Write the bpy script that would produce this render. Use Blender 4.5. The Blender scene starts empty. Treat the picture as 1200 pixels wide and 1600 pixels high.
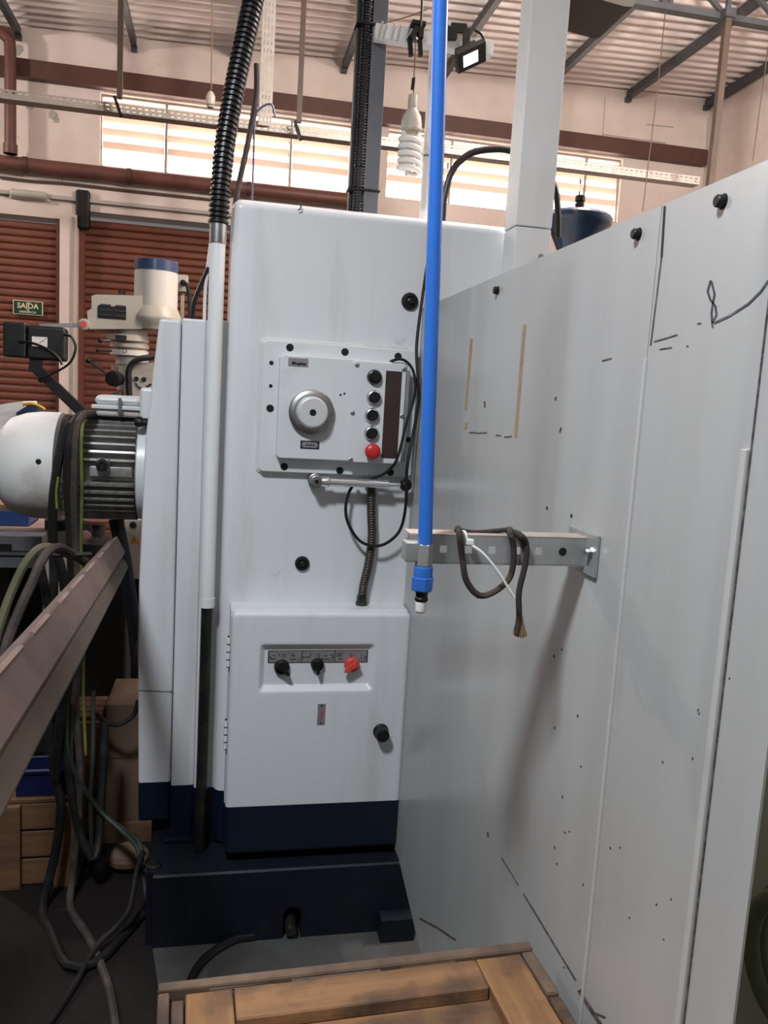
import bpy, bmesh, math, random
from mathutils import Vector, Matrix
random.seed(7)
scene = bpy.context.scene
COL = scene.collection
# ------------------------------------------------------------------ camera
F = 1263.7                      # focal length in pixels of a 1200 x 1600 frame
H = 1.55
YAW, PIT, ROL = math.radians(11.707), math.radians(7.588), math.radians(3.332)
_f = Vector((math.sin(YAW)*math.cos(PIT), math.cos(YAW)*math.cos(PIT), -math.sin(PIT)))
_r = Vector((math.cos(YAW), -math.sin(YAW), 0)); _u = _r.cross(_f)
CR = math.cos(ROL)*_r + math.sin(ROL)*_u
CU = math.cos(ROL)*_u - math.sin(ROL)*_r
EYE = Vector((0, 0, H))
cd = bpy.data.cameras.new('camera'); cam = bpy.data.objects.new('camera', cd); COL.objects.link(cam)
cd.sensor_fit = 'VERTICAL'; cd.sensor_height = 36; cd.lens = F/1600*36; cd.clip_start = .02; cd.clip_end = 200
cam.matrix_world = Matrix(((CR.x, CU.x, -_f.x, 0), (CR.y, CU.y, -_f.y, 0), (CR.z, CU.z, -_f.z, H), (0, 0, 0, 1)))
scene.camera = cam
# ------------------------------------------------------------------ world, lamps, exposure
w = bpy.data.worlds.new('daylight'); scene.world = w; w.use_nodes = True
bg = w.node_tree.nodes['Background']; bg.inputs[0].default_value = (1.0, .97, .94, 1); bg.inputs[1].default_value = .16
LAMP_POS = Vector((-.66, .34, 3.25))
ld = bpy.data.lights.new('hall_lamp_light', 'AREA'); ld.shape = 'DISK'; ld.size = .42; ld.energy = 84; ld.color = (.90, .95, 1.0)
lo = bpy.data.objects.new('hall_lamp_light', ld); COL.objects.link(lo); lo.location = LAMP_POS
FILL_POS = [Vector((1.7, 3.3, 4.0)), Vector((-4.0, 6.0, 3.9)), Vector((3.6, 2.6, 4.0))]   # added fill lights, out of view, to brighten roof and background
for _p in FILL_POS:
    _l = bpy.data.lights.new('added_fill_light', 'POINT'); _l.energy = 330 if _p.x > 0 else 200; _l.color = (1, .90, .84); _l.shadow_soft_size = .12
    _o = bpy.data.objects.new('added_fill_light', _l); COL.objects.link(_o); _o.location = _p
WINDOW_GLOW = 6.0
scene.view_settings.view_transform = 'Standard'; scene.view_settings.look = 'None'
scene.view_settings.exposure = 0.0; scene.view_settings.gamma = 1; scene.view_settings.use_curve_mapping = False

# ------------------------------------------------------------------ helpers
def P(px, py, ax, v):
    """world point seen at a pixel of the photograph, on the plane axis = v"""
    d = CR*((px-600)/F) + CU*((800-py)/F) + _f
    i = 'XYZ'.index(ax); t = (v-EYE[i])/d[i]
    return EYE + d*t
def SZ(p, px): return px*((Vector(p)-EYE).dot(_f))/F      # size of px pixels at a point
W = {}
def link(o, parent=None, mat=None):
    COL.objects.link(o)
    W[o.name] = Matrix.Translation(o.location) @ o.rotation_euler.to_matrix().to_4x4()
    if parent:
        o.parent = parent; o.matrix_parent_inverse = W[parent.name].inverted()
    return o
def tag(o, label=None, cat=None, group=None, kind=None):
    if label: o['label'] = label
    if cat: o['category'] = cat
    if group: o['group'] = group
    if kind: o['kind'] = kind
    return o
def thing(name, loc, label, cat, group=None, kind=None):
    o = bpy.data.objects.new(name, None); o.location = loc; o.empty_display_size = .05
    link(o); return tag(o, label, cat, group, kind)
class MB:
    def __init__(s): s.v = []; s.f = []
    def add(s, vs, fs):
        n = len(s.v); s.v += [tuple(q) for q in vs]; s.f += [tuple(i+n for i in f) for f in fs]; return s
    def box(s, x0, x1, y0, y1, z0, z1, bev=0, seg=2):
        if bev <= 0:
            return s.add([(x0,y0,z0),(x1,y0,z0),(x1,y1,z0),(x0,y1,z0),(x0,y0,z1),(x1,y0,z1),(x1,y1,z1),(x0,y1,z1)],
                  [(0,3,2,1),(4,5,6,7),(0,1,5,4),(1,2,6,5),(2,3,7,6),(3,0,4,7)])
        bm = bmesh.new(); bmesh.ops.create_cube(bm, size=1)
        for q in bm.verts: q.co = Vector(((x0+x1)/2+q.co.x*(x1-x0), (y0+y1)/2+q.co.y*(y1-y0), (z0+z1)/2+q.co.z*(z1-z0)))
        bmesh.ops.bevel(bm, geom=bm.edges[:], offset=bev, segments=seg, affect='EDGES', profile=.5)
        bm.verts.index_update()
        s.add([q.co for q in bm.verts], [[q.index for q in f.verts] for f in bm.faces]); bm.free(); return s
    def obox(s, c, a, b, d):
        """box from centre and three half-axis vectors"""
        c, a, b, d = map(Vector, (c, a, b, d))
        vs = [c+a*i+b*j+d*k for k in (-1,1) for i, j in ((-1,-1),(1,-1),(1,1),(-1,1))]
        return s.add(vs, [(0,3,2,1),(4,5,6,7),(0,1,5,4),(1,2,6,5),(2,3,7,6),(3,0,4,7)])
    def bar(s, p, q, wx, wz, up=(0,0,1)):
        p, q = Vector(p), Vector(q); d = (q-p).normalized(); up = Vector(up)
        sd = d.cross(up)
        if sd.length < 1e-4: sd = d.cross(Vector((0,1,0)))
        sd.normalize(); u = sd.cross(d)
        return s.obox((p+q)/2, sd*wx/2, u*wz/2, (q-p)/2)
    def lathe(s, c, ax, prof, seg=24):
        """prof: (distance along axis, radius); capped"""
        c = Vector(c); ax = Vector(ax).normalized()
        a = ax.orthogonal().normalized(); b = ax.cross(a); vs = []; n = len(prof)
        for t, r in prof:
            for k in range(seg):
                th = 2*math.pi*k/seg; vs.append(c+ax*t+(a*math.cos(th)+b*math.sin(th))*max(r, 1e-5))
        fs = [(i*seg+k, i*seg+(k+1)%seg, (i+1)*seg+(k+1)%seg, (i+1)*seg+k) for i in range(n-1) for k in range(seg)]
        fs += [tuple(range(seg))[::-1], tuple((n-1)*seg+k for k in range(seg))]
        return s.add(vs, fs)
    def cyl(s, p, q, r, seg=16, r2=None):
        p, q = Vector(p), Vector(q)
        return s.lathe(p, q-p, [(0, r), ((q-p).length, r if r2 is None else r2)], seg)
    def tube(s, pts, r, seg=8, step=None, rf=None):
        """swept tube through pts (Catmull-Rom); rf(length)->radius"""
        pts = [Vector(p) for p in pts]; ex = [2*pts[0]-pts[1]] + pts + [2*pts[-1]-pts[-2]]
        L = sum((pts[i+1]-pts[i]).length for i in range(len(pts)-1)); step = step or max(L/60, r*.6)
        path = []
        for i in range(1, len(ex)-2):
            p0, p1, p2, p3 = ex[i-1:i+3]; n = max(2, int((p2-p1).length/step))
            for k in range(n):
                t = k/n
                path.append(.5*((2*p1)+(p2-p0)*t+(2*p0-5*p1+4*p2-p3)*t*t+(3*p1-p0-3*p2+p3)*t**3))
        path.append(pts[-1]); vs = []; ln = 0; a = None
        for i, p in enumerate(path):
            tn = (path[min(i+1, len(path)-1)]-path[max(i-1, 0)]).normalized()
            if a is None: a = tn.orthogonal().normalized()
            a = (a-tn*a.dot(tn)).normalized(); b = tn.cross(a)
            if i: ln += (p-path[i-1]).length
            rr = rf(ln) if rf else r
            vs += [p+(a*math.cos(2*math.pi*k/seg)+b*math.sin(2*math.pi*k/seg))*rr for k in range(seg)]
        n = len(path)
        fs = [(i*seg+k, i*seg+(k+1)%seg, (i+1)*seg+(k+1)%seg, (i+1)*seg+k) for i in range(n-1) for k in range(seg)]
        fs += [tuple(range(seg))[::-1], tuple((n-1)*seg+k for k in range(seg))]
        return s.add(vs, fs)
    def prism(s, poly, off):
        """poly: 3-D loop, extruded by the vector off"""
        poly = [Vector(p) for p in poly]; off = Vector(off); n = len(poly)
        return s.add(poly+[p+off for p in poly], [tuple(range(n))[::-1], tuple(range(n, 2*n))]+[(i, (i+1)%n, n+(i+1)%n, n+i) for i in range(n)])
    def sphere(s, c, r, sx=1, sy=1, sz=1, n=12):
        bm = bmesh.new(); bmesh.ops.create_uvsphere(bm, u_segments=n+4, v_segments=n, radius=r)
        c = Vector(c); bm.verts.index_update()
        s.add([c+Vector((q.co.x*sx, q.co.y*sy, q.co.z*sz)) for q in bm.verts], [[q.index for q in f.verts] for f in bm.faces]); bm.free(); return s
    def build(s, name, mat, parent=None, smooth=35, label=None, cat=None, group=None, kind=None):
        xs, ys, zs = zip(*s.v)
        c = Vector(((min(xs)+max(xs))/2, (min(ys)+max(ys))/2, min(zs)))
        me = bpy.data.meshes.new(name); me.from_pydata([Vector(q)-c for q in s.v], [], s.f)
        bm = bmesh.new(); bm.from_mesh(me); bmesh.ops.recalc_face_normals(bm, faces=bm.faces); bm.to_mesh(me); bm.free()
        me.materials.append(M[mat] if isinstance(mat, str) else mat)
        if smooth:
            me.polygons.foreach_set('use_smooth', [True]*len(me.polygons)); me.set_sharp_from_angle(angle=math.radians(smooth))
        o = bpy.data.objects.new(name, me); o.location = c; link(o, parent)
        if smooth and len(s.v) < 3000:
            wn = o.modifiers.new('weighted_normals', 'WEIGHTED_NORMAL'); wn.keep_sharp = True; wn.weight = 60
        return tag(o, label, cat, group, kind)
def inst(src, loc, parent, rot=None):
    """a copy of a piece sharing its mesh"""
    o = src.copy(); o.location = loc
    if rot: o.rotation_euler = rot
    o.parent = None; link(o, parent); return o
def text(body, name, mat, parent, loc, right, up, height, depth=.0008, bold=0, align='CENTER'):
    cu = bpy.data.curves.new(name, 'FONT'); cu.body = body; cu.size = 1; cu.extrude = 0; cu.offset = bold; cu.align_x = align; cu.align_y = 'CENTER'; cu.resolution_u = 3
    t = bpy.data.objects.new(name+'_tmp', cu); COL.objects.link(t)
    dg = bpy.context.evaluated_depsgraph_get(); me = bpy.data.meshes.new_from_object(t.evaluated_get(dg))
    COL.objects.unlink(t); bpy.data.objects.remove(t); bpy.data.curves.remove(cu)
    right, up = Vector(right).normalized(), Vector(up).normalized(); n = right.cross(up)
    me.transform(Matrix(((right.x*height, up.x*height, n.x, 0), (right.y*height, up.y*height, n.y, 0), (right.z*height, up.z*height, n.z, 0), (0,0,0,1))))
    me.materials.clear(); me.materials.append(M[mat]); me.name = name
    o = bpy.data.objects.new(name, me); o.location = loc; return link(o, parent)

# ------------------------------------------------------------------ materials
M = {}
def mat(name, col, rough=.5, metal=0, col2=None, scale=4, thr=(.45, .7), stretch=(1,1,1), bump=0, bscale=60, spec=.5, emit=None, estr=0, band=None, col3=None, scale3=30, thr3=(.6,.75), coat=0, trans=0):
    m = bpy.data.materials.new(name); m.use_nodes = True; nt = m.node_tree; n = nt.nodes; l = nt.links
    b = n['Principled BSDF']; b.inputs['Base Color'].default_value = (*col, 1); b.inputs['Roughness'].default_value = rough
    b.inputs['Metallic'].default_value = metal; b.inputs['Specular IOR Level'].default_value = spec
    b.inputs['Coat Weight'].default_value = coat; b.inputs['Transmission Weight'].default_value = trans
    tc = n.new('ShaderNodeTexCoord'); geo = n.new('ShaderNodeNewGeometry'); src = None
    def noise(sc, st, th, det=6):
        mp = n.new('ShaderNodeMapping'); mp.inputs['Scale'].default_value = st; l.new(tc.outputs['Object'], mp.inputs['Vector'])
        nz = n.new('ShaderNodeTexNoise'); nz.inputs['Scale'].default_value = sc; nz.inputs['Detail'].default_value = det; nz.inputs['Roughness'].default_value = .6
        l.new(mp.outputs[0], nz.inputs['Vector'])
        if not th: return nz.outputs['Fac']
        r = n.new('ShaderNodeMapRange'); r.inputs['From Min'].default_value = th[0]; r.inputs['From Max'].default_value = th[1]; l.new(nz.outputs['Fac'], r.inputs['Value'])
        return r.outputs[0]
    def mix(fac, a, bcol):
        x = n.new('ShaderNodeMix'); x.data_type = 'RGBA'; l.new(fac, x.inputs[0])
        for sock, v in ((x.inputs[6], a), (x.inputs[7], bcol)):
            if isinstance(v, tuple): sock.default_value = (*v, 1)
            else: l.new(v, sock)
        return x.outputs[2]
    c = col
    if col2: c = mix(noise(scale, stretch, thr), c, col2)
    if col3: c = mix(noise(scale3, (1,1,1), thr3), c, col3)
    if band:                                            # a painted band below a height on the machine
        z, bc = band; sx = n.new('ShaderNodeSeparateXYZ'); l.new(geo.outputs['Position'], sx.inputs[0])
        lt = n.new('ShaderNodeMath'); lt.operation = 'LESS_THAN'; lt.inputs[1].default_value = z; l.new(sx.outputs['Z'], lt.inputs[0])
        c = mix(lt.outputs[0], c, bc)
    if not isinstance(c, tuple): l.new(c, b.inputs['Base Color'])
    if bump:
        bp = n.new('ShaderNodeBump'); bp.inputs['Strength'].default_value = bump; bp.inputs['Distance'].default_value = .01
        l.new(noise(bscale, stretch, None), bp.inputs['Height']); l.new(bp.outputs[0], b.inputs['Normal'])
    if emit:
        b.inputs['Emission Color'].default_value = (*emit, 1); b.inputs['Emission Strength'].default_value = estr
    M[name] = m; return m
WH = (.68, .703, .73); NAVY = (.0035, .009, .024)
mat('machine_white', WH, .32, col2=(.56, .56, .55), scale=2.4, stretch=(4, 4, .45), thr=(.5, .78), col3=(.46, .43, .38), scale3=9, thr3=(.68, .80), band=(.395, NAVY), bump=.03, bscale=9)
mat('machine_plate', (.66, .685, .70), .38, col2=(.50, .48, .42), scale=6, thr=(.58, .8), bump=.04, bscale=60)
mat('machine_frame', (.63, .64, .62), .4, col2=(.42, .39, .33), scale=7, thr=(.55, .8), bump=.05, bscale=50)
mat('navy_paint', (.0035, .0055, .012), .55, col2=(.006, .009, .016), scale=5, spec=.35, col3=(.014, .016, .02), scale3=14, thr3=(.62, .8), bump=.08, bscale=50)
mat('panel_grey', (.43, .435, .43), .28, col2=(.385, .385, .38), scale=1.3, stretch=(2, 6, .6), thr=(.4, .7), col3=(.36, .34, .31), scale3=22, thr3=(.73, .80), bump=.05, bscale=2.5)
mat('panel_ridge', (.49, .49, .48), .35, col2=(.42, .40, .36), scale=9, thr=(.6, .8))
mat('green_wall', (.40, .43, .32), .6, col2=(.33, .35, .26), scale=4)
mat('tube_white', (.76, .79, .80), .4, col2=(.66, .68, .68), scale=3, stretch=(2, 2, .6), bump=.03)
mat('black', (.006, .006, .0065), .5, col2=(.014, .013, .012), scale=30, spec=.35)
mat('hose_black', (.008, .008, .011), .36, spec=.5)
mat('rubber_cable', (.010, .0095, .0095), .6, col2=(.03, .026, .024), scale=18, thr=(.5, .75), spec=.3)
mat('dusty_cable', (.035, .028, .026), .75, col2=(.10, .075, .06), scale=14, thr=(.45, .7))
mat('dark_red_hose', (.035, .024, .02), .4)
mat('green_wire', (.14, .18, .025), .5, col2=(.06, .075, .025), scale=20)
mat('dusty_green', (.085, .095, .04), .7, col2=(.13, .11, .08), scale=12)
mat('green_hose', (.018, .030, .022), .55)
mat('chrome', (.80, .81, .83), .22, .85)
mat('steel_bright', (.70, .70, .70), .42, .35)
mat('steel', (.52, .53, .54), .3, 1, col2=(.33, .33, .34), scale=20, bump=.03)
mat('steel_dull', (.40, .40, .40), .42, 1, col2=(.24, .23, .22), scale=12)
mat('zinc', (.44, .46, .46), .42, .55, col2=(.36, .37, .36), scale=16, thr=(.35, .65), bump=.02)
mat('zinc_dusty', (.42, .35, .30), .7, 0, col2=(.34, .27, .22), scale=16)
mat('dark_steel', (.05, .05, .052), .3, .8, col2=(.11, .10, .09), scale=15)
mat('post_grey', (.13, .14, .16), .45, col2=(.10, .105, .12), scale=5)
mat('blue_pipe', (.028, .16, .60), .32, col2=(.03, .145, .53), scale=6)
mat('blue_fitting', (.025, .135, .50), .4)
mat('white_plastic', (.80, .80, .79), .4)
mat('red', (.55, .025, .03), .35)
mat('orange_red', (.60, .07, .055), .4)
mat('maroon', (.045, .022, .022), .35, col2=(.06, .035, .03), scale=12)
mat('plate_metal', (.33, .31, .31), .4, .4, col2=(.25, .22, .23), scale=40)
mat('plate_violet', (.25, .21, .22), .45, .2, col2=(.33, .29, .30), scale=25)
mat('print_dark', (.02, .018, .02), .5)
mat('print_red', (.42, .07, .08), .5)
mat('print_pale', (.62, .60, .40), .5)
mat('cream', (.42, .40, .345), .42, col2=(.34, .315, .26), scale=6)
mat('cream_white', (.56, .545, .50), .35)
mat('mill_grey', (.36, .34, .30), .5, col2=(.27, .23, .19), scale=8)
mat('blue_gloss', (.035, .06, .13), .25)
mat('tank_blue', (.02, .045, .085), .22, col2=(.012, .03, .06), scale=6)
mat('motor_grey', (.70, .705, .69), .5, col2=(.44, .37, .31), scale=5, thr=(.5, .72), bump=.04)
mat('fin_grey', (.36, .365, .355), .38, .35, col2=(.16, .14, .12), scale=14, thr=(.45, .7))
mat('wall_paint', (.68, .585, .53), .85, col2=(.58, .48, .425), scale=1.6, thr=(.4, .7), col3=(.42, .33, .28), scale3=5, thr3=(.66, .82), bump=.2, bscale=16)
mat('wall_patch', (.36, .33, .30), .9)
mat('roof_sheet', (.82, .735, .695), .6, col2=(.74, .65, .61), scale=1.2, thr=(.4, .7), stretch=(.3, 2, 1))
mat('brown_paint', (.085, .032, .022), .55, col2=(.065, .026, .02), scale=5)
mat('brown_pipe', (.13, .047, .033), .5, col2=(.085, .036, .028), scale=7)
mat('shutter', (.155, .047, .026), .48, col2=(.115, .037, .022), scale=5, thr=(.4, .7))
mat('roof_steel', (.055, .062, .07), .5, col2=(.035, .035, .04), scale=6)
mat('rod_brown', (.075, .050, .033), .5, col2=(.045, .032, .024), scale=9)
mat('tray', (.46, .43, .385), .5, .2, col2=(.36, .33, .29), scale=20)
mat('louvre', (.80, .60, .48), .4, emit=(1, .68, .52), estr=.22)
mat('window_pane', (.9, .85, .8), .4, emit=(1, .90, .80), estr=WINDOW_GLOW)
mat('window_frame', (.30, .25, .22), .5)
mat('bulb_white', (.74, .73, .70), .35)
mat('socket', (.47, .44, .38), .5, col2=(.36, .31, .25), scale=30, thr=(.5, .65))
mat('led', (.8, .85, .9), .3, emit=(.8, .9, 1), estr=1.3)
mat('lamp_olive', (.085, .08, .06), .55)
mat('sign_green', (.012, .035, .018), .4)
mat('screen_black', (.012, .012, .013), .35)
mat('floor', (.013, .010, .010), .7, spec=.25, col2=(.007, .0055, .0055), scale=2.2, thr=(.4, .66), col3=(.05, .045, .043), scale3=7, thr3=(.66, .80), bump=.25, bscale=30)  # near-black base with random darker and paler blotches
mat('slab', (.082, .083, .083), .55, col2=(.05, .049, .048), scale=5, thr=(.4, .65), col3=(.16, .16, .155), scale3=9, thr3=(.62, .78), bump=.2, bscale=25)
mat('wood', (.30, .155, .07), .7, col2=(.18, .095, .047), scale=3, stretch=(1, 9, 9), thr=(.42, .65), col3=(.075, .045, .030), scale3=5.5, thr3=(.47, .63), bump=.1, bscale=25)
mat('wood_y', (.32, .165, .068), .7, col2=(.20, .10, .045), scale=3, stretch=(9, 1, 9), thr=(.42, .65), col3=(.075, .045, .028), scale3=5, thr3=(.50, .66), bump=.1, bscale=25)
mat('wood_grey', (.18, .118, .078), .8, col2=(.085, .056, .041), scale=7, thr=(.4, .62), bump=.15, bscale=40)
mat('wood_dark', (.17, .088, .040), .8, col2=(.09, .046, .024), scale=4, stretch=(1, 6, 6), thr=(.4, .65), bump=.1)
mat('cardboard', (.155, .098, .064), .85, col2=(.12, .075, .05), scale=4)
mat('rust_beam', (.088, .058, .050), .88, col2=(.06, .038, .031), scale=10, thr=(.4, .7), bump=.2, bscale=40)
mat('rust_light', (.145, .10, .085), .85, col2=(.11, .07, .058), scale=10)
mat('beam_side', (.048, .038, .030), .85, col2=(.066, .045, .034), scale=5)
mat('bin_blue', (.015, .045, .17), .4)
mat('bin_navy', (.008, .012, .06), .35)
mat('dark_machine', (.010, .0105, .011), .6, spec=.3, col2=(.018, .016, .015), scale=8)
mat('bench_grey', (.11, .12, .135), .5, col2=(.08, .08, .09), scale=8)
mat('bench_tan', (.33, .23, .18), .8, col2=(.24, .16, .12), scale=9)
mat('white_box', (.52, .50, .46), .5, col2=(.44, .40, .35), scale=7)
mat('yellow', (.55, .36, .03), .4)
mat('yellow_sign', (.55, .33, .04), .5)
mat('slot_tan', (.36, .27, .17), .8, col2=(.25, .17, .10), scale=25)
mat('marker', (.045, .047, .06), .6, col2=(.16, .16, .18), scale=40)
mat('scratch', (.055, .045, .04), .8, col2=(.20, .17, .15), scale=60)
mat('rope_brown', (.030, .022, .019), .85, col2=(.11, .075, .055), scale=25, thr=(.5, .75))
mat('rope_end', (.27, .17, .10), .9, col2=(.17, .10, .06), scale=40)
mat('wire_tan', (.22, .13, .09), .6)
mat('wire_violet', (.10, .09, .17), .5)

# ------------------------------------------------------------------ the setting
YW = 8.0; XR = 4.83; ZS, ZT = 3.525, 4.15
def zroof(x): return 4.56 + .036*(x+1.81)
MB().box(-9, 9, -6, YW, -.1, 0).build('floor', 'floor', label='dark concrete workshop floor', cat='floor', kind='structure')
# back wall with openings for two shutters and three windows
WIN = [(-1.135, 1.14), (1.49, 2.78), (3.18, 3.92)]
D1 = (-4.2, -1.455, 3.03); D2 = (-1.31, 1.9, 3.12)
wb = MB()
xs = sorted({-9, XR, D1[0], D1[1], D2[0], D2[1], *[v for q in WIN for v in q]})
for a, b in zip(xs, xs[1:]):
    m_ = (a+b)/2; z = 0.; holes = []
    for d in (D1, D2):
        if d[0] < m_ < d[1]: holes.append((0, d[2]))
    for q in WIN:
        if q[0] < m_ < q[1]: holes.append((ZS, ZT))
    for h0, h1 in holes:
        if h0 > z: wb.box(a, b, YW, YW+.25, z, h0)
        z = h1
    wb.box(a, b, YW, YW+.25, z, 5.2)
wall = wb.build('wall_back', 'wall_paint', smooth=0, label='pinkish white plastered back wall with windows above brown shutters', cat='wall', kind='structure')
MB().box(D1[1], D2[0], YW-.09, YW-.001, 0, 3.06).build('pilaster', 'wall_paint', wall)
_c = P(112, 450, 'Y', YW-.11)
MB().cyl((_c.x, YW-.10, .6), (_c.x, YW-.10, 3.04), .012, 8).build('pilaster_conduit', 'wall_patch', wall)
for pts in ([(945, 152), (943, 190), (940, 232)], [(1106, 185), (1102, 250)], [(965, 262), (962, 345)], [(97, 262), (98, 288)], [(940, 210), (1040, 224)], [(1010, 195), (1052, 199)]):
    MB().tube([P(*p, 'Y', YW+.003) for p in pts], .007, 5).build('plaster_crack', 'wall_patch', wall)
for px, py, s_ in ((50, 160, 10), (43, 165, 5), (83, 178, 9), (87, 187, 6), (28, 78, 9)):
    c = P(px, py, 'Y', YW-.004); r = SZ(c, s_)
    MB().prism([c+Vector((math.cos(a)*r*random.uniform(.5, 1.1), 0, math.sin(a)*r*random.uniform(.5, 1.2))) for a in [k*math.pi/4 for k in range(8)]], (0, .003, 0)).build('plaster_patch', 'wall_patch', wall)
MB().box(XR, XR+.25, -6, YW+.25, 0, 5.4).build('wall_right', 'wall_paint', smooth=0, label='pinkish plastered side wall in the upper right corner', cat='wall', kind='structure')
# beam and ledges on the wall
zb0, zb1 = 4.165, 4.315
MB().box(-9, 4.80, YW-.10, YW-.002, zb0, zb1, .006).build('trim_1', 'brown_paint', label='long dark brown beam across the back wall above the windows', cat='beam', kind='structure')
MB().box(-9, 2.3, YW-.05, YW-.002, 3.19, 3.22).build('trim_2', 'wall_patch', label='thin grey ledge line above the brown shutters', cat='trim', kind='structure')
# roof: corrugations run along X
mb = MB(); vs = []; fs = []; NP = 8; pitch = .13
ny = int((YW+5)/pitch*NP)
for j in range(ny+1):
    y = YW-.0-j*pitch/NP; t = (j % NP)/NP
    h = .017*math.cos(2*math.pi*t)
    for x in (-8, -1.81, 5.1): vs.append((x, y, zroof(x)+.05+h))
for j in range(ny):
    for k in range(2): fs.append((j*3+k, j*3+k+1, j*3+k+4, j*3+k+3))
mb.add(vs, fs).build('ceiling', 'roof_sheet', smooth=60, label='pale corrugated sheet roof over the workshop', cat='roof', kind='structure')
# purlins along Y
for i, (px, py) in enumerate(((30, 55), (210, 80), (372, 97), (537, 113), (690, 122), (850, 135), (980, 150), (1108, 165))):
    x = P(px, py, 'Y', YW).x; x = min(x, XR-.06); z = zroof(x)+.022
    o = thing('roof_purlin', (x, YW-.02, z), ('dark steel roof purlin meeting the wall at the far left', 'dark roof purlin behind the left brown hanger rod', 'dark roof purlin behind the black ribbed hose', 'dark roof purlin left of the grey square post', 'dark roof purlin behind the blue pipe and floodlight', 'dark roof purlin just right of the white square column', 'dark roof purlin running to the rod in the upper right', 'dark roof purlin along the right side wall')[i], 'purlin', 'roof purlins', 'structure')
    MB().box(x-.022, x+.022, 1.0, YW-.03, z-.07, z, 0).build('web', 'roof_steel', o, 0)
    MB().box(x-.022, x+.03, 1.0, YW-.03, z-.074, z-.070).build('flange', 'roof_steel', o, 0)
    MB().box(x-.025, x+.025, YW-.06, YW-.001, z-.10, z-.05).build('end_cleat', 'roof_steel', o, 0)
# truss in the upper right
YT = 5.62
a, b = P(985, -2, 'Y', YT), P(1200, 46, 'Y', YT)
tr = thing('roof_truss', (3.5, YT, a.z), 'dark steel lattice roof truss crossing the upper right corner', 'truss', None, 'structure')
zc = (a.z+b.z)/2
MB().box(-4, XR-.01, YT-.035, YT+.035, zc-.02, zc+.02).build('bottom_chord', 'roof_steel', tr, 0)
MB().box(-4, XR-.01, YT-.03, YT+.03, zc+.36, zc+.40).build('top_chord', 'roof_steel', tr, 0)
xw = 2.55
for k in range(5):
    MB().bar((xw+.45*k, YT, zc+.02), (xw+.45*k, YT, zc+.36), .03, .03).build('web_post', 'roof_steel', tr, 0)
    MB().bar((xw+.45*k-.02, YT, zc+.36), (xw+.45*(k+1)-.02, YT, zc+.02) , .03, .03).build('web_diagonal', 'roof_steel', tr, 0)
# windows with louvres
for i, (x0, x1) in enumerate(WIN):
    wn = thing('window_%d' % (i+1), ((x0+x1)/2, YW+.1, ZS), ('long bright louvred window left of the grey post', 'bright louvred window behind the spiral bulb and blue pipe', 'bright louvred window right of the white column')[i], 'window', None, 'structure')
    n = (4, 2, 2)[i]; wd = (x1-x0)/n; fr = MB()
    fr.box(x0, x1, YW+.05, YW+.09, ZS, ZS+.018).box(x0, x1, YW+.05, YW+.09, ZT-.018, ZT)
    for k in range(n+1):
        xx = x0+wd*k; fr.box(max(x0, xx-.011), min(x1, xx+.011), YW+.045, YW+.095, ZS, ZT)
    fr.build('window_frame', 'window_frame', wn, 0)
    for k in range(n):
        MB().box(x0+wd*k+.012, x0+wd*(k+1)-.012, YW+.16, YW+.165, ZS, ZT).build('pane', 'window_pane', wn, 0)
    src = None
    for k in range(n):
        for j in range(4):
            z = ZS+.205+.115*j; c = (x0+wd*(k+.5), YW+.07, z)
            if src is None:
                src = MB().obox(c, (wd/2-.016, 0, 0), (0, .018, -.026), (0, .0022, .0015)).build('louvre', 'louvre', wn, 0)
            else: inst(src, Vector(c)+(src.location-Vector((x0+wd*.5, YW+.07, ZS+.205))), wn)
# roller shutters, one slat after another
for i, (x0, x1, zt) in enumerate((D1, D2)):
    dn = thing('door_%d' % (i+1), ((x0+x1)/2, YW+.1, 0), ('brown roller shutter at the far left carrying the exit sign', 'wide brown roller shutter behind the grey milling head')[i], 'shutter', None, 'structure')
    for s_, xx in ((-1, x0), (1, x1)):
        MB().box(xx-(.05 if s_ > 0 else 0), xx+(.05 if s_ < 0 else 0), YW+.02, YW+.10, 0, zt).build('guide_rail', 'shutter', dn, 0)
    p_ = .0665; prof = [(0, 0), (.006, -.010), (.020, -.018), (.040, -.018), (.054, -.010), (.060, 0), (.0655, .004)]
    poly = [(x0+.05, YW+.07+b_, a_) for a_, b_ in prof] + [(x0+.05, YW+.085+b_*.6, a_) for a_, b_ in prof[::-1]]
    src = MB().prism(poly, (x1-x0-.1, 0, 0)).build('slat', 'shutter', dn, 50)
    for k in range(1, int(zt/p_)): inst(src, (src.location.x, src.location.y, k*p_), dn)
    if i == 1: MB().box(x0-.02, x0+.10, YW-.07, YW+.03, zt-.16, zt+.17, .02).build('roller_bracket', 'black', dn)
# brown pipes on the wall
pp = thing('wall_pipe', P(200, 270, 'Y', YW-.06), 'brown painted pipe running along the back wall below the windows', 'pipe')
za = P(10, 240, 'Y', YW-.09).z
MB().cyl((-4, YW-.09, 3.44), (1.3, YW-.09, 3.44), .062, 14).build('pipe_run', 'brown_pipe', pp)
for px in (40, 203, 390):
    x = P(px, 250, 'Y', YW-.09).x
    MB().lathe((x-.02, YW-.09, 3.44), (1, 0, 0), [(0, .07), (.04, .07)], 14).build('clamp', 'brown_paint', pp)
xv = P(16, 150, 'Y', YW-.16).x
pv = thing('down_pipe', (xv, YW-.16, 3.44), 'brown vertical pipe with a bend at the far left of the wall', 'pipe')
MB().tube([(xv, YW-.16, 3.50), (xv, YW-.16, 3.9), (xv, YW-.16, 4.36), (xv-.02, YW-.17, 4.43), (xv-.09, YW-.18, 4.47), (xv-.3, YW-.18, 4.48)], .048, 12, .02).build('pipe', 'brown_pipe', pv)
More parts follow.
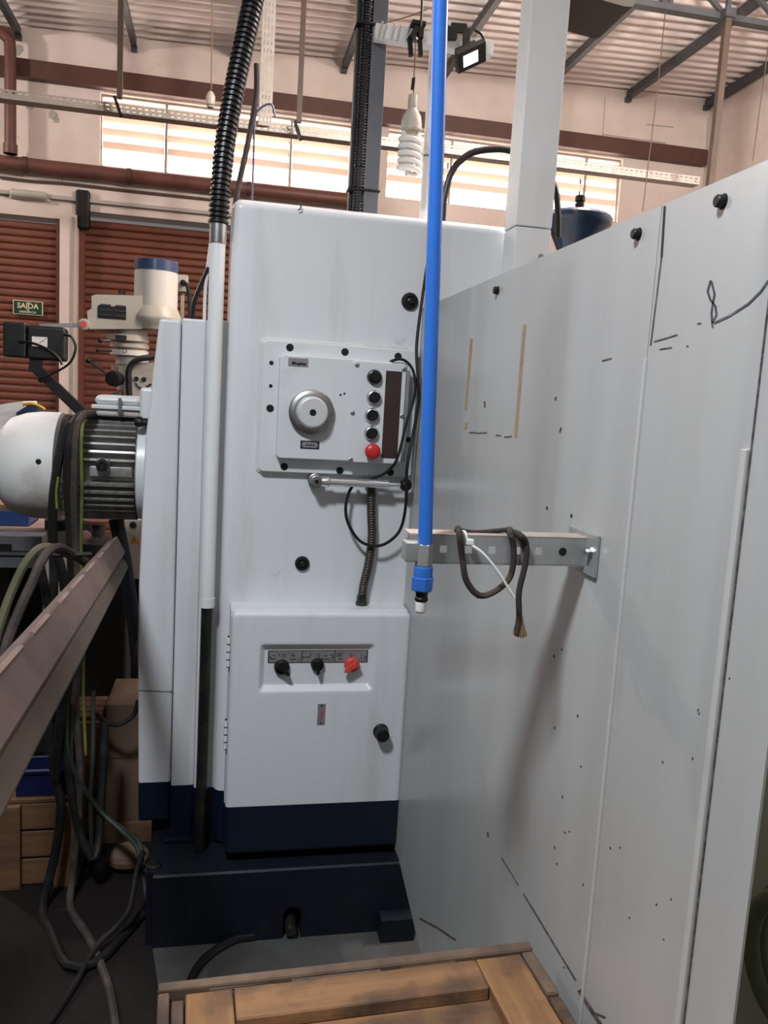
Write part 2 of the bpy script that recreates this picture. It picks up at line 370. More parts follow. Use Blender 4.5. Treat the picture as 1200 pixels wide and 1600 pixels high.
MB().lathe((xv, YW-.16, 3.50), (0, 0, 1), [(0, .058), (.08, .058)], 14).build('socket_joint', 'brown_pipe', pv)
# bulkhead wall lamp and its wire
c = P(45, 304, 'Y', YW-.05); wl = thing('wall_lamp', c, 'cream oblong bulkhead lamp on the wall over the left shutter', 'lamp')
MB().box(c.x-.16, c.x+.16, YW-.09, YW-.003, c.z-.035, c.z+.035, .03, 3).build('lamp_cover', 'cream', wl)
MB().box(c.x-.17, c.x+.17, YW-.03, YW-.001, c.z-.04, c.z+.04, .012).build('lamp_base', 'cream_white', wl)
MB().tube([P(0, 277, 'Y', YW-.02), P(50, 283, 'Y', YW-.02), P(105, 287, 'Y', YW-.02), P(200, 298, 'Y', YW-.02), P(330, 312, 'Y', YW-.02)], .012, 6).build('wall_cable', 'rod_brown', label='thin dark cable strung along the wall above the shutters', cat='cable')

# cable tray and its hanger rods
YTR = 6.0
ct = thing('cable_tray', P(500, 205, 'Y', YTR), 'long pale perforated cable tray hanging in front of the windows', 'cable tray')
z0 = 3.385; x0, x1 = -2.6, 3.60
def lattice(m, o, e, up, n_, rows, bars, pitch, th):
    """perforated strip: rails along e, short bars between"""
    o, e, up, n_ = map(Vector, (o, e, up, n_)); L = e.length; d = e.normalized(); hh = up.length; u = up.normalized()
    rails = rows+1; rw = hh*.22; gap = (hh-rw*rails)/rows
    for k in range(rails): m.obox(o+e/2+u*(rw/2+k*(rw+gap)), e/2, u*rw/2, n_.normalized()*th)
    for k in range(rows):
        q = 0
        while q < L:
            m.obox(o+d*(q+pitch*.22)+u*(rw+gap/2+k*(rw+gap)), d*pitch*.22, u*gap/2, n_.normalized()*th); q += pitch
m_ = MB(); lattice(m_, (x0, YTR, z0), (x1-x0, 0, 0), (0, 0, .058), (0, 1, 0), 2, 0, .042, .0012)
m_.build('side_rail', 'tray', ct, 0)
m_ = MB(); lattice(m_, (x0, YTR, z0), (x1-x0, 0, 0), (0, .10, 0), (0, 0, 1), 3, 0, .05, .0012)
m_.build('tray_bottom', 'tray', ct, 0)
m_ = MB(); lattice(m_, (x0, YTR+.10, z0), (x1-x0, 0, 0), (0, 0, .058), (0, 1, 0), 2, 0, .042, .0012)
m_.build('side_rail', 'tray', ct, 0)
c0, c1 = P(430, -20, 'Y', YTR-.03), P(413, 196, 'Y', YTR-.03)
vt = thing('cable_tray_drop', (c1.x, YTR-.03, c1.z), 'pale perforated cable tray rising vertically beside the black ribbed hose', 'cable tray')
m_ = MB(); lattice(m_, (c1.x-.04, YTR-.03, c1.z), (0, 0, c0.z-c1.z+.1), (.09, 0, 0), (0, 1, 0), 3, 0, .05, .0012)
m_.build('front_strip', 'tray', vt, 0)
m_ = MB(); lattice(m_, (c1.x-.04, YTR-.03, c1.z), (0, 0, c0.z-c1.z+.1), (0, .06, 0), (1, 0, 0), 2, 0, .05, .0012)
m_.build('side_strip', 'tray', vt, 0)
for i, (xa, ya, xb, yb, lab) in enumerate(((190, -10, 187, 154, 'leftmost brown hanger rod ending on the cable tray'), (474, -10, 467, 192, 'brown hanger rod right of the black ribbed hose'))):
    a, b = P(xa, ya, 'Y', YTR-.05), P(xb, yb, 'Y', YTR-.05)
    o = thing('hanger_rod', b, lab, 'rod', 'brown rods holding the cable tray'); b.x = b.x; a = Vector((b.x, b.y, zroof(b.x)+.02))
    MB().bar(b, a, .034, .034, (0,1,0)).build('rod', 'rod_brown', o, 0)
    h0 = b+Vector((-.03, -.02, 0)); h1 = h0+Vector((.045, -.015, -.12))
    MB().bar(h0, h1, .02, .035, (0,1,0)).build('hook', 'black', o, 0)
a = P(1141, 45, 'Y', YT-.06); b = P(1109, 290, 'Y', YT-.06)
o = thing('hanger_rod', b, 'brown rod in the upper right corner hanging from the truss', 'rod', 'brown rods holding the cable tray')
MB().bar(Vector((b.x+.0, b.y, b.z-.1)), Vector((b.x, b.y, zc+.03)), .045, .045, (0,1,0)).build('rod', 'rod_brown', o, 0)
MB().box(b.x-.04, b.x+.04, YT-.10, YT-.036, zc-.03, zc+.03).build('bracket', 'roof_steel', o, 0)
# thin hanging wires
for pts, lab, m_, r in (
    ([(330, -10), (330, 140)], 'thin brown wire hanging left of the ribbed hose', 'wire_tan', .004),
    ([(1040, 15), (1027, 140), (1004, 330)], 'thin dark wire hanging in front of the right corner wall', 'rod_brown', .004),
    ([(1200, 100), (1176, 252)], 'thin wire hanging at the right edge by the side wall', 'rod_brown', .004)):
    q = [P(*p, 'Y', YT) for p in pts]; q[0] = Vector((q[0].x, YT, zc-.01 if lab.startswith('thin dark') else zroof(q[0].x)+.03))
    wr = MB().tube(q, r, 6).build('hanging_wire', m_, label=lab, cat='wire', group='thin wires hanging from the roof')
c = P(329, 155, 'Y', YT)
s_ = thing('pendant_socket', c-Vector((0, 0, .05)), 'small white lampless socket at the end of the left wire', 'lamp socket')
MB().lathe(c-Vector((0, 0, .045)), (0, 0, 1), [(0, .012), (.01, .028), (.06, .030), (.085, .018), (.095, .006)], 14).build('socket_body', 'socket', s_)
MB().lathe(c-Vector((0, 0, .052)), (0, 0, 1), [(0, .02), (.012, .024)], 14).build('socket_rim', 'cream', s_)

# ------------------------------------------------------------------ the big machine tool
YC = 2.29; YB = 2.153; YD = 2.190; ZB = .22
mt = thing('machine_tool', (.3, 2.5, 0), 'large white machine tool with navy base, control panel and side motor', 'machine')
MB().box(.012, .84, YC, 3.1, ZB, 2.075, .028, 4).build('column', 'machine_white', mt, 40)
# base casting with a drain notch
xb0, xb1 = -.165, .86; nx = P(457, 1425, 'Y', YB).x; nw = .026
poly = [(xb0, 0), (nx-nw, 0)] + [(nx-nw*math.cos(t), .075+nw*math.sin(t)) for t in [k*math.pi/8 for k in range(9)]] + [(nx+nw, 0), (xb1, 0), (xb1, ZB-.008), (xb1-.008, ZB), (xb0+.008, ZB), (xb0, ZB-.008)]
bs = MB().prism([(x, YB+.02, z) for x, z in poly], (0, .95, 0)).build('base', 'navy_paint', mt, 30)
poly2 = [(xb0+.02, 0), (nx-nw, 0)] + [(nx-nw*math.cos(t), .075+nw*math.sin(t)) for t in [k*math.pi/8 for k in range(9)]] + [(nx+nw, 0), (xb1, 0), (xb1, ZB-.005), (xb0+.02, ZB-.005)]
MB().prism([(x, YB, z) for x, z in poly2], (0, .02, 0)).build('front_lip', 'navy_paint', bs, 30)
MB().prism([(xb0+.02, YB, ZB-.005), (xb0+.02, YB+.005, ZB), (xb0+.02, YB+.021, ZB), (xb0+.02, YB+.021, ZB-.005)], (xb1-xb0-.02, 0, 0)).build('chamfer', 'navy_paint', bs, 0)
c = P(240, 1350, 'Y', YB+.05)
MB().lathe((c.x, YB+.055, ZB-.001), (0, 0, 1), [(0, .022), (.006, .022), (.007, .013), (.014, .011)], 12).build('foundation_bolt', 'dark_steel', bs)
c = P(455, 1452, 'Y', YB-.02)
MB().lathe((c.x, YB+.03, .05), (0, -1, -.35), [(0, .017), (.05, .017), (.052, .012)], 14).build('drain_spout', 'dark_steel', bs)
a = P(596, 1439, 'Y', 2.10)
MB().box(a.x, .60, 2.10, YB-.002, 0, a.z, .003).build('levelling_block', 'navy_paint', bs)
# stepped left flank
MB().box(-.112, -.046, YC+.045, 2.95, ZB, 1.752, .007, 3).build('side_body', 'machine_white', mt)
MB().box(-.046, .02, YC+.025, 2.95, ZB, 1.752, .006, 3).build('side_body', 'machine_white', mt)
MB().box(-.13, -.03, YC+.028, 2.93, ZB+.0005, ZB+.014, .004).build('foot_flange', 'navy_paint', mt)
# tapered cover at the far left (its edge leans)
yf = 2.36; q = .02
tl, trr, bl, br = P(247, 503, 'Y', yf), P(285, 500, 'Y', yf), P(216, 1283, 'Y', yf), P(269, 1285, 'Y', yf)
br.x = trr.x = -.115
zc_t, zc_b = 1.748, .272
lf = [(249, 503), (239, 578), (235, 623), (227, 685), (221, 818), (217, 905), (215.5, 1000), (216, 1283)]
lf = [P(x, y, 'Y', yf) for x, y in lf]
loop = [(lf[0].x, zc_t)] + [(p.x, p.z) for p in lf[1:-1]] + [(lf[-1].x, zc_b), (-.115, zc_b), (-.115, zc_t)]
bm = bmesh.new()
fa = [bm.verts.new((x, yf, z)) for x, z in loop]; fb = [bm.verts.new((x, 2.62, z)) for x, z in loop]; nl = len(loop)
bm.faces.new(fa); bm.faces.new(fb[::-1])
for k in range(nl): bm.faces.new((fa[k], fb[k], fb[(k+1) % nl], fa[(k+1) % nl]))
bmesh.ops.recalc_face_normals(bm, faces=bm.faces)
eg = [e for e in bm.edges if all(abs(v.co.y-yf) < 1e-5 for v in e.verts)] + [e for e in bm.edges if e.calc_face_angle(0) > .5 and not all(abs(v.co.y-yf) < 1e-5 for v in e.verts)]
bmesh.ops.bevel(bm, geom=eg, offset=.008, segments=3, affect='EDGES', profile=.5); bm.verts.index_update()
mm = MB().add([v.co.copy() for v in bm.verts], [[v.index for v in f.verts] for f in bm.faces]); bm.free()
cov = mm.build('side_cover', 'machine_white', mt)
MB().box(-.1155, -.1115, yf+.012, 2.6, .28, 1.735).build('gasket_gap', 'black', mt, 0)
for yy, (xa, xb) in ((1079, (217, 271)),):
    a, b = P(xa, yy, 'Y', yf-.0004), P(xb, yy+2, 'Y', yf-.0004)
    MB().bar(a, b, .0012, .0022).build('paint_crack', 'scratch', cov, 0)
for px, py, s_ in ((235, 782, 2), (231, 810, 3), (225, 820, 2), (278, 700, 2), (362, 890, 3)):
    pass
# conduit up the left flank
c1 = P(341, 352, 'Y', YC-.03)
cx = c1.x
MB().cyl((cx-.001, YC-.02, P(331, 935, 'Y', YC-.02).z), (cx, YC-.02, c1.z-.03), .0205, 18).build('conduit', 'tube_white', mt)
zz = P(330, 940, 'Y', YC-.02).z
MB().cyl((cx, YC-.02, ZB-.02), (cx, YC-.02, zz), .0165, 16).build('conduit_lower', 'dark_steel', mt)
MB().cyl((cx, YC-.02, zz-.015), (cx, YC-.02, zz+.012), .0215, 18).build('coupling', 'tube_white', mt)
MB().cyl((cx, YC-.02, c1.z-.045), (cx, YC-.02, c1.z+.004), .0225, 18).build('hose_ferrule', 'steel', mt)
# plug screws on the column
for px, py, r in ((640, 471, .024), (472, 880, .021)):
    c = P(px, py, 'Y', YC)
    o = MB().lathe(c+Vector((0, .002, 0)), (0, -1, 0), [(0, r), (.008, r), (.011, r*.92), (.012, r*.6), (.008, r*.55)], 20).build('plug_screw', 'black', mt)
    MB().lathe(c+Vector((0, -.003, 0)), (0, -1, 0), [(0, r*.4), (.008, r*.36), (.010, r*.2)], 6).build('hex_recess', 'dark_steel', o)
# small hook on top edge
c = P(468, 322, 'Y', YC-.004)
MB().tube([c+Vector((0, .006, .008)), c+Vector((.003, -.004, .004)), c+Vector((.002, -.006, -.008)), c+Vector((-.004, -.004, -.011))], .0018, 6).build('wire_hook', 'dark_steel', mt)

# control panel
cp_y0 = YC-.022                                   # face of the raised frame
def rbox(x0, x1, z0, z1, yb, yf, r, n=5):
    """rounded rectangle plate facing -Y with a chamfered rim"""
    def loop(d, y):
        out = []
        for cx_, cz_, a0 in ((x1-r, z1-r, 0), (x0+r, z1-r, 90), (x0+r, z0+r, 180), (x1-r, z0+r, 270)):
            for k in range(n+1):
                a = math.radians(a0+90*k/n); rr = max(r-d, .0005); out.append((cx_+rr*math.cos(a), y, cz_+rr*math.sin(a)))
        return out
    ch = min(.004, r*.5, abs(yb-yf)*.4); L = [loop(0, yb), loop(0, yf+ch), loop(ch*.35, yf+ch*.35), loop(ch, yf)]; k = len(L[0]); vs = sum(L, []); fs = []
    for i in range(3): fs += [(i*k+j, i*k+(j+1)%k, (i+1)*k+(j+1)%k, (i+1)*k+j) for j in range(k)]
    fs += [tuple(range(3*k, 4*k)), tuple(range(k))[::-1]]
    return MB().add(vs, fs)
a, b = P(411, 530, 'Y', cp_y0), P(641, 749, 'Y', cp_y0)
ox0, oz1 = a.x, a.z; oz0 = P(409, 737, 'Y', cp_y0).z; ox1 = .544
mtp = rbox(ox0-.007, ox1, oz0-.007, oz1+.007, YC+.005, YC-.006, .018).build('panel_seat', 'machine_frame', mt)
cpl = rbox(ox0, ox1, oz0, oz1, YC, cp_y0, .014).build('control_panel', 'machine_plate', mt)
iy = cp_y0-.034
a, b = P(437, 553, 'Y', iy), P(432, 716, 'Y', iy)
ix0, iz1, iz0 = (a.x+b.x)/2, a.z, b.z; ix1 = P(639, 650, 'Y', iy).x
rbox(ix0, ix1-.012, iz0, iz1, cp_y0, iy, .012).build('gear_box_cover', 'machine_plate', cpl)
sy = iy-.008; sx0 = P(547, 640, 'Y', sy).x
rbox(sx0, ix1-.016, iz0-.002, iz1-.004, iy, sy, .008).build('switch_plate', 'machine_plate', cpl)
rbox(ix1-.016, ix1-.004, iz0+.004, iz1-.02, cp_y0, iy-.002, .004).build('plate_edge', 'zinc', cpl)
# dial
c = P(486, 644, 'Y', iy)
MB().lathe(c, (0, -1, 0), [(0, .058), (.006, .062), (.014, .062), (.018, .058), (.020, .050), (.021, .045)], 40).build('dial_ring', 'steel_dull', cpl)
MB().lathe(c+Vector((0, -.0205, 0)), (0, -1, 0), [(0, .044), (.022, .042), (.026, .039), (.027, .036)], 40).build('dial_cap', 'steel_bright', cpl)
MB().lathe(c+Vector((0, -.0476, 0)), (0, -1, 0), [(0, .009), (.0008, .009)], 20).build('dial_bore', 'black', cpl)
# push buttons
for i, (px, py) in enumerate(((586, 589), (585, 621), (582, 649), (581, 677), (581, 705))):
    c = P(px, py, 'Y', sy-.01); c.y = sy
    if i == 4:
        MB().lathe(c, (0, -1, 0), [(0, .016), (.016, .015), (.017, .011)], 24).build('stop_button_base', 'black', cpl)
        MB().lathe(c+Vector((0, -.015, 0)), (0, -1, 0), [(0, .017), (.003, .0215), (.010, .022), (.015, .019), (.018, .010), (.0185, .002)], 28).build('stop_button', 'red', cpl, 60)
    else:
        MB().lathe(c, (0, -1, 0), [(0, .021), (.006, .0205), (.012, .018), (.013, .0155), (.006, .0145)], 28).build('button_ring', 'steel' if i else 'dark_steel', cpl)
        MB().lathe(c+Vector((0, -.004, 0)), (0, -1, 0), [(0, .0143), (.007 if i else .014, .0140), (.009 if i else .016, .012)], 24).build('push_button', 'black', cpl)
# maroon legend strip
a, b = P(602, 579, 'Y', sy), P(622, 717, 'Y', sy); a2 = P(626, 581, 'Y', sy); b0 = P(597, 715, 'Y', sy)
MB().box((a.x+b0.x)/2, (a2.x+b.x)/2, sy-.0025, sy+.0005, b0.z, a.z, .0008).build('legend_strip', 'maroon', cpl)
for px, py in ((558, 570), (631, 577), (551, 645), (628, 650), (548, 718), (620, 722)):
    c = P(px, py, 'Y', sy)
    c.z = min(max(c.z, iz0+.004), iz1-.012)
    MB().lathe(c, (0, -1, 0), [(0, .0062), (.002, .0062), (.0035, .004)], 10).build('screw', 'steel_dull', cpl)
for px, py, r in ((453, 543, .0105), (539, 550, .0105), (622, 557, .0105), (424, 567, .006), (423, 603, .005), (422, 638, .0105), (444, 729, .0105), (531, 736, .0105), (610, 738, .0105), (638, 687, .008)):
    c = P(px, py, 'Y', cp_y0); c.z = max(c.z, oz0+.012)
    MB().lathe(c, (0, -1, 0), [(0, r), (.001, r), (.0012, r*.8)], 14).build('bolt_recess', 'black', cpl)
for px, py in ((532, 617), (538, 615)):
    c = P(px, py, 'Y', iy); MB().lathe(c, (0, -1, 0), [(0, .003), (.0008, .003)], 10).build('pin_hole', 'black', cpl)
c = P(466, 566, 'Y', iy); MB().box(c.x-.027, c.x+.027, iy-.0015, iy+.0005, c.z-.011, c.z+.011).build('name_plate', 'plate_metal', cpl, 0)
for dx, dz, w_, h_ in ((-.012, -.003, .006, .004), (.0, -.005, .005, .003), (.012, -.004, .009, .003)):
    MB().box(c.x+dx-w_, c.x+dx+w_, iy-.0022, iy-.001, c.z+dz-h_, c.z+dz+h_).build('plate_print', 'print_dark', cpl, 0)
c = P(484, 695, 'Y', iy); MB().box(c.x-.026, c.x+.026, iy-.0015, iy+.0005, c.z-.011, c.z+.011).build('symbol_plate', 'print_dark', cpl, 0)
MB().box(c.x-.020, c.x+.020, iy-.0022, iy-.001, c.z-.0075, c.z+.0075).build('plate_print', 'plate_metal', cpl, 0)
for dx in (-.021, .021): MB().lathe((c.x+dx, iy-.0015, c.z), (0, -1, 0), [(0, .0028), (.0012, .0022)], 8).build('rivet', 'plate_metal', cpl)
MB().bar((c.x-.013, iy-.0026, c.z-.001), (c.x+.012, iy-.0026, c.z-.001), .001, .0016).build('plate_print', 'print_dark', cpl, 0)
for dx in (-.009, .0, .009): MB().bar((c.x+dx, iy-.0026, c.z-.004), (c.x+dx+.003, iy-.0026, c.z+.004), .001, .0014).build('plate_print', 'print_dark', cpl, 0)
# clamping lever under the panel
ly = YC-.05
a, b = P(494, 752, 'Y', ly), P(634, 758, 'Y', ly)
ro = MB().lathe(a+Vector((0, .05, 0)), (0, -1, 0), [(0, .020), (.03, .020), (.032, .017), (.062, .017), (.064, .014)], 20).build('lever_hub', 'steel_dull', mt)
d = (b-a)
MB().lathe(a, d, [(0, .010), (.02, .0145), (.034, .0155), (.038, .0115), (d.length*.8, .0125), (d.length*.81, .0065), (d.length, .006)], 18).build('lever_rod', 'chrome', mt)
MB().lathe(a+Vector((0, -.015, 0)), (0, -1, 0), [(0, .006), (.0008, .006)], 12).build('lever_pin', 'black', ro)
MB().sphere(b, .018).build('lever_ball', 'black', mt, 60)
# ribbed conduit between panel and cabinet
yq = YC-.02
q = [P(580, 752, 'Y', yq), P(580, 800, 'Y', yq), P(581, 840, 'Y', yq), P(576, 880, 'Y', yq), P(568, 915, 'Y', yq), P(565, 940, 'Y', yq)]
MB().tube(q, .013, 12, .0016, lambda s: .0125+.0012*math.sin(s*2*math.pi/.0075)).build('ribbed_conduit', 'dark_red_hose', mt, 60)
c = P(565, 944, 'Y', yq)
MB().lathe((c.x, yq, .963), (0, 0, 1), [(0, .018), (.012, .018), (.013, .0155), (.03, .0155), (.032, .013)], 8).build('conduit_gland', 'dark_steel', mt)
# electrical cabinet
kx0, kx1, kz0, kz1 = .045, .553, .25, .965
kb = MB().box(kx0-.003, kx1-.004, YD+.026, YC+.01, kz0+.006, kz1, .006, 2).build('cabinet', 'machine_white', mt)
# door with a pressed recess
rx0, rx1 = P(404, 1050, 'Y', YD).x, P(585, 1050, 'Y', YD).x; rz1, rz0 = P(495, 1006, 'Y', YD).z, P(495, 1081, 'Y', YD).z
def rr(x0, x1, z0, z1, r, y, n=4):
    o = []
    for cx_, cz_, a0 in ((x1-r, z1-r, 0), (x0+r, z1-r, 90), (x0+r, z0+r, 180), (x1-r, z0+r, 270)):
        for k in range(n+1):
            t = math.radians(a0+90*k/n); o.append((cx_+r*math.cos(t), y, cz_+r*math.sin(t)))
    return o
loops = [rr(kx0+.001, kx1-.001, kz0, kz1-.004, .016, YD+.028), rr(kx0, kx1, kz0-.001, kz1-.002, .016, YD+.012), rr(kx0+.003, kx1-.003, kz0+.002, kz1-.005, .014, YD+.003), rr(kx0+.010, kx1-.010, kz0+.008, kz1-.012, .012, YD), rr(kx0+.016, kx1-.016, kz0+.014, kz1-.018, .012, YD), rr(rx0-.006, rx1+.006, rz0-.006, rz1+.006, .014, YD),
         rr(rx0, rx1, rz0, rz1, .012, YD), rr(rx0+.004, rx1-.004, rz0+.004, rz1-.004, .010, YD+.002), rr(rx0+.014, rx1-.014, rz0+.016, rz1-.016, .006, YD+.014), rr(rx0+.018, rx1-.018, rz0+.020, rz1-.020, .004, YD+.0155)]
k = len(loops[0]); vs = sum(loops, []); fs = []
for i in range(len(loops)-1): fs += [(i*k+j, i*k+(j+1)%k, (i+1)*k+(j+1)%k, (i+1)*k+j) for j in range(k)]
fs.append(tuple(range((len(loops)-1)*k, len(loops)*k)))
MB().add(vs, fs).build('cabinet_door', 'machine_white', mt, 50)
ry = YD+.0155
# symbol strip and rotary switches
a, b = P(420, 1020, 'Y', ry), P(573, 1032, 'Y', ry)
sz1, sz0 = P(496, 1017, 'Y', ry).z, P(496, 1034, 'Y', ry).z
st = MB().box(a.x-.002, b.x+.002, ry-.0015, ry+.001, sz0-.002, sz1+.002).build('symbol_strip', 'print_dark', mt, 0)
w3 = (b.x-a.x)/3; zc_ = (sz0+sz1)/2
for i in range(3):
    MB().box(a.x+w3*i+.0012, a.x+w3*(i+1)-.0012, ry-.0025, ry-.001, sz0, sz1).build('strip_field', 'plate_metal', st, 0)
    text('0', 'zero_mark', 'print_dark', st, (a.x+w3*(i+(.45, .5, .5)[i]), ry-.0028, zc_+.003), (1,0,0), (0,0,1), .018)
text('I', 'one_mark', 'print_dark', st, (a.x+w3*2.82, ry-.0028, zc_-.001), (1,0,0), (0,0,1), .020)
for i, (fx, w_, dz) in enumerate(((.14, .007, -.006), (.16, .004, .004), (.30, .003, .006), (.72, .008, -.007), (.74, .006, .003), (.70, .003, .008), (1.18, .007, -.001), (1.25, .003, .006), (1.62, .004, -.006), (1.72, .005, .002), (1.75, .007, -.008), (1.9, .004, .005), (2.14, .008, .008), (2.14, .008, .002), (2.17, .007, -.007))):
    MB().box(a.x+w3*fx-w_, a.x+w3*fx+w_, ry-.0032, ry-.002, zc_+dz-.0011, zc_+dz+.0011).build('strip_print', 'print_dark', st, 0)
for fx in (.05, 1.05, 1.93, 2.94): MB().lathe((a.x+w3*fx, ry-.0025, zc_-.002), (0, -1, 0), [(0, .0026), (.001, .0022)], 8).build('rivet', 'print_dark', st)
for px, py, r, m_, ang in ((441, 1045, .0215, 'black', -40), (497, 1041, .0185, 'black', -90), (551, 1041, .0215, 'orange_red', 215)):
    c = P(px, py, 'Y', ry-.02); c.y = ry
    kb2 = MB().lathe(c, (0, -1, 0), [(0, r*1.02), (.010, r), (.014, r*.93), (.016, r*.8)], 28).build('rotary_switch', m_, mt)
    t = math.radians(ang); d = Vector((math.cos(t), 0, math.sin(t))); n_ = Vector((-d.z, 0, d.x))
    e = c+Vector((0, -.016, 0))
    MB().prism([e-d*r*.85+n_*r*.30, e+d*r*.9+n_*r*.26, e+d*r*1.35, e+d*r*.9-n_*r*.26, e-d*r*.85-n_*r*.30], (0, -.014, 0)).build('switch_grip', m_, kb2)
# danger plate
c = P(502, 1116, 'Y', YD)
o = MB().box(c.x-.011, c.x+.011, YD-.0015, YD+.001, c.z-.031, c.z+.031).build('danger_plate', 'plate_violet', mt, 0)
MB().prism([(c.x+.003, YD-.0018, c.z+.016), (c.x-.005, YD-.0018, c.z-.001), (c.x, YD-.0018, c.z-.001), (c.x-.004, YD-.0018, c.z-.017), (c.x+.006, YD-.0018, c.z+.003), (c.x+.001, YD-.0018, c.z+.003)], (0, -.0006, 0)).build('lightning_mark', 'print_red', o, 0)
for dz in (-.026, .026): MB().lathe((c.x, YD-.0015, c.z+dz), (0, -1, 0), [(0, .0028), (.0012, .0022)], 8).build('rivet', 'print_dark', o)
# latch knob
c = P(598, 1149, 'Y', YD-.03); c.y = YD
MB().lathe(c, (0, -1, 0), [(-.002, .023), (.004, .0225), (.006, .0195), (.030, .0195), (.036, .0185), (.038, .015)], 28).build('latch_knob', 'black', mt)
# hinges
for py in (1018, 1147):
    c = P(353, py, 'Y', YD+.02)
    o = MB().cyl((kx0-.005, YD+.018, c.z-.042), (kx0-.005, YD+.018, c.z+.042), .0048, 12).build('hinge', 'tube_white', mt)
    for dz in (-.022, 0, .022): MB().cyl((kx0-.005, YD+.018, c.z+dz-.0015), (kx0-.005, YD+.018, c.z+dz+.0015), .0052, 12).build('hinge_joint', 'dark_steel', o)
    for dz in (-.042, .042): MB().cyl((kx0-.005, YD+.018, c.z+dz-.003), (kx0-.005, YD+.018, c.z+dz+.003), .0036, 10).build('hinge_pin', 'black', o)

# motor on the left flank, axis along X
ymo = 2.62
ca, cb = P(5, 727, 'Y', ymo), P(215, 729, 'Y', ymo)
zm = (P(110, 645, 'Y', ymo).z+P(110, 811, 'Y', ymo).z)/2; RM = (P(60, 645, 'Y', ymo).z-P(60, 811, 'Y', ymo).z)/2
xa, xbm = ca.x-.012, cb.x
xcov = P(98, 730, 'Y', ymo).x
MB().lathe((xa, ymo, zm), (1, 0, 0), [(0, .05), (.004, .085), (.016, .115), (.04, .142), (.08, RM*.965), (.12, RM), (xcov-xa, RM*1.01), (xcov-xa+.001, RM*.9)], 48).build('motor_fan_cover', 'motor_grey', mt, 50)
c = P(60, 721, 'Y', ymo-RM)
MB().lathe((c.x, ymo-RM*1.0+.004, c.z), (0, -1, 0), [(0, .0075), (.006, .0075), (.007, .005)], 12).build('cover_screw', 'black', mt)
mo = MB().lathe((xcov, ymo, zm), (1, 0, 0), [(0, RM*.80), (xbm-xcov+.02, RM*.80)], 40).build('motor_body', 'fin_grey', mt)
nf = 40; src = None
for k in range(nf):
    t = 2*math.pi*(k+.5)/nf; d = Vector((0, math.cos(t), math.sin(t)))
    if abs(math.degrees(t)-180) < 6: continue
    m_ = MB(); tg = Vector((0, -d.z, d.y))
    m_.obox(Vector(((xcov+xbm)/2+.012, ymo, zm))+d*RM*.88, ((xbm-xcov)/2-.008, 0, 0), d*RM*.10, tg*.0034)
    m_.build('cooling_fin', 'fin_grey', mo, 0)
MB().box(xcov+.10, xbm-.0, ymo-RM*.97, ymo-RM*.70, zm-.012, zm+.018, .004).build('motor_boss', 'fin_grey', mo)
c = P(161, 726, 'Y', ymo-RM)
o = MB().lathe((c.x, ymo-RM*.80, c.z), (0, -1, 0), [(0, .024), (.045, .024), (.047, .020)], 4).build('lug_block', 'fin_grey', mo)
MB().lathe((c.x, ymo-RM*.80-.045, c.z), (0, -1, 0), [(0, .018), (.006, .018), (.007, .010), (.002, .008)], 18).build('lug_eye', 'dark_steel', mo)
MB().lathe((xbm+.006, ymo, zm), (1, 0, 0), [(0, RM*.92), (.004, RM*.96), (.05, RM*.96)], 48).build('motor_flange', 'machine_white', mt)
# flange plate standing in front, seen as a pale tongue above the motor
a = P(222, 605, 'Y', ymo-.10); 
MB().box(a.x-.005, a.x+.06, ymo-.12, ymo-.02, zm+RM*.9, a.z, .012, 3).build('flange_ear', 'machine_white', mt)
# terminal box on the motor
a, b = P(151, 620, 'Y', ymo), P(219, 654, 'Y', ymo)
tbx0, tbx1 = a.x, b.x+.01; tz1 = P(185, 618, 'Y', ymo-.07).z; tzm = P(185, 637, 'Y', ymo-.08).z; tz0 = P(185, 652, 'Y', ymo-.07).z
tb = MB().box(tbx0+.004, tbx1, ymo-.075, ymo+.075, tz0, tzm-.002, .012, 3).build('terminal_box', 'motor_grey', mt)
MB().box(tbx0-.003, tbx1+.002, ymo-.085, ymo+.085, tzm-.006, tzm+.006, .003).build('box_flange', 'machine_plate', tb)
MB().box(tbx0+.004, tbx1, ymo-.078, ymo+.078, tzm+.004, tz1, .018, 4).build('box_lid', 'machine_plate', tb)
c = P(187, 640, 'Y', ymo-.09); MB().lathe((c.x, ymo-.088, tzm-.016), (0, 0, 1), [(0, .008), (.012, .008), (.013, .0055), (.045, .005)], 6).build('lid_bolt', 'steel_dull', tb)
MB().box((tbx0+tbx1)/2-.05, tbx1, ymo-.04, ymo+.04, zm+RM*.75, tz0+.01, .004).build('box_neck', 'dark_machine', tb)
c = P(226, 659, 'Y', ymo-.10); MB().lathe((c.x-.025, ymo-.13, c.z), (1, 0, 0), [(0, .012), (.006, .016), (.02, .016), (.022, .012), (.04, .012)], 10).build('cable_gland', 'black', tb)

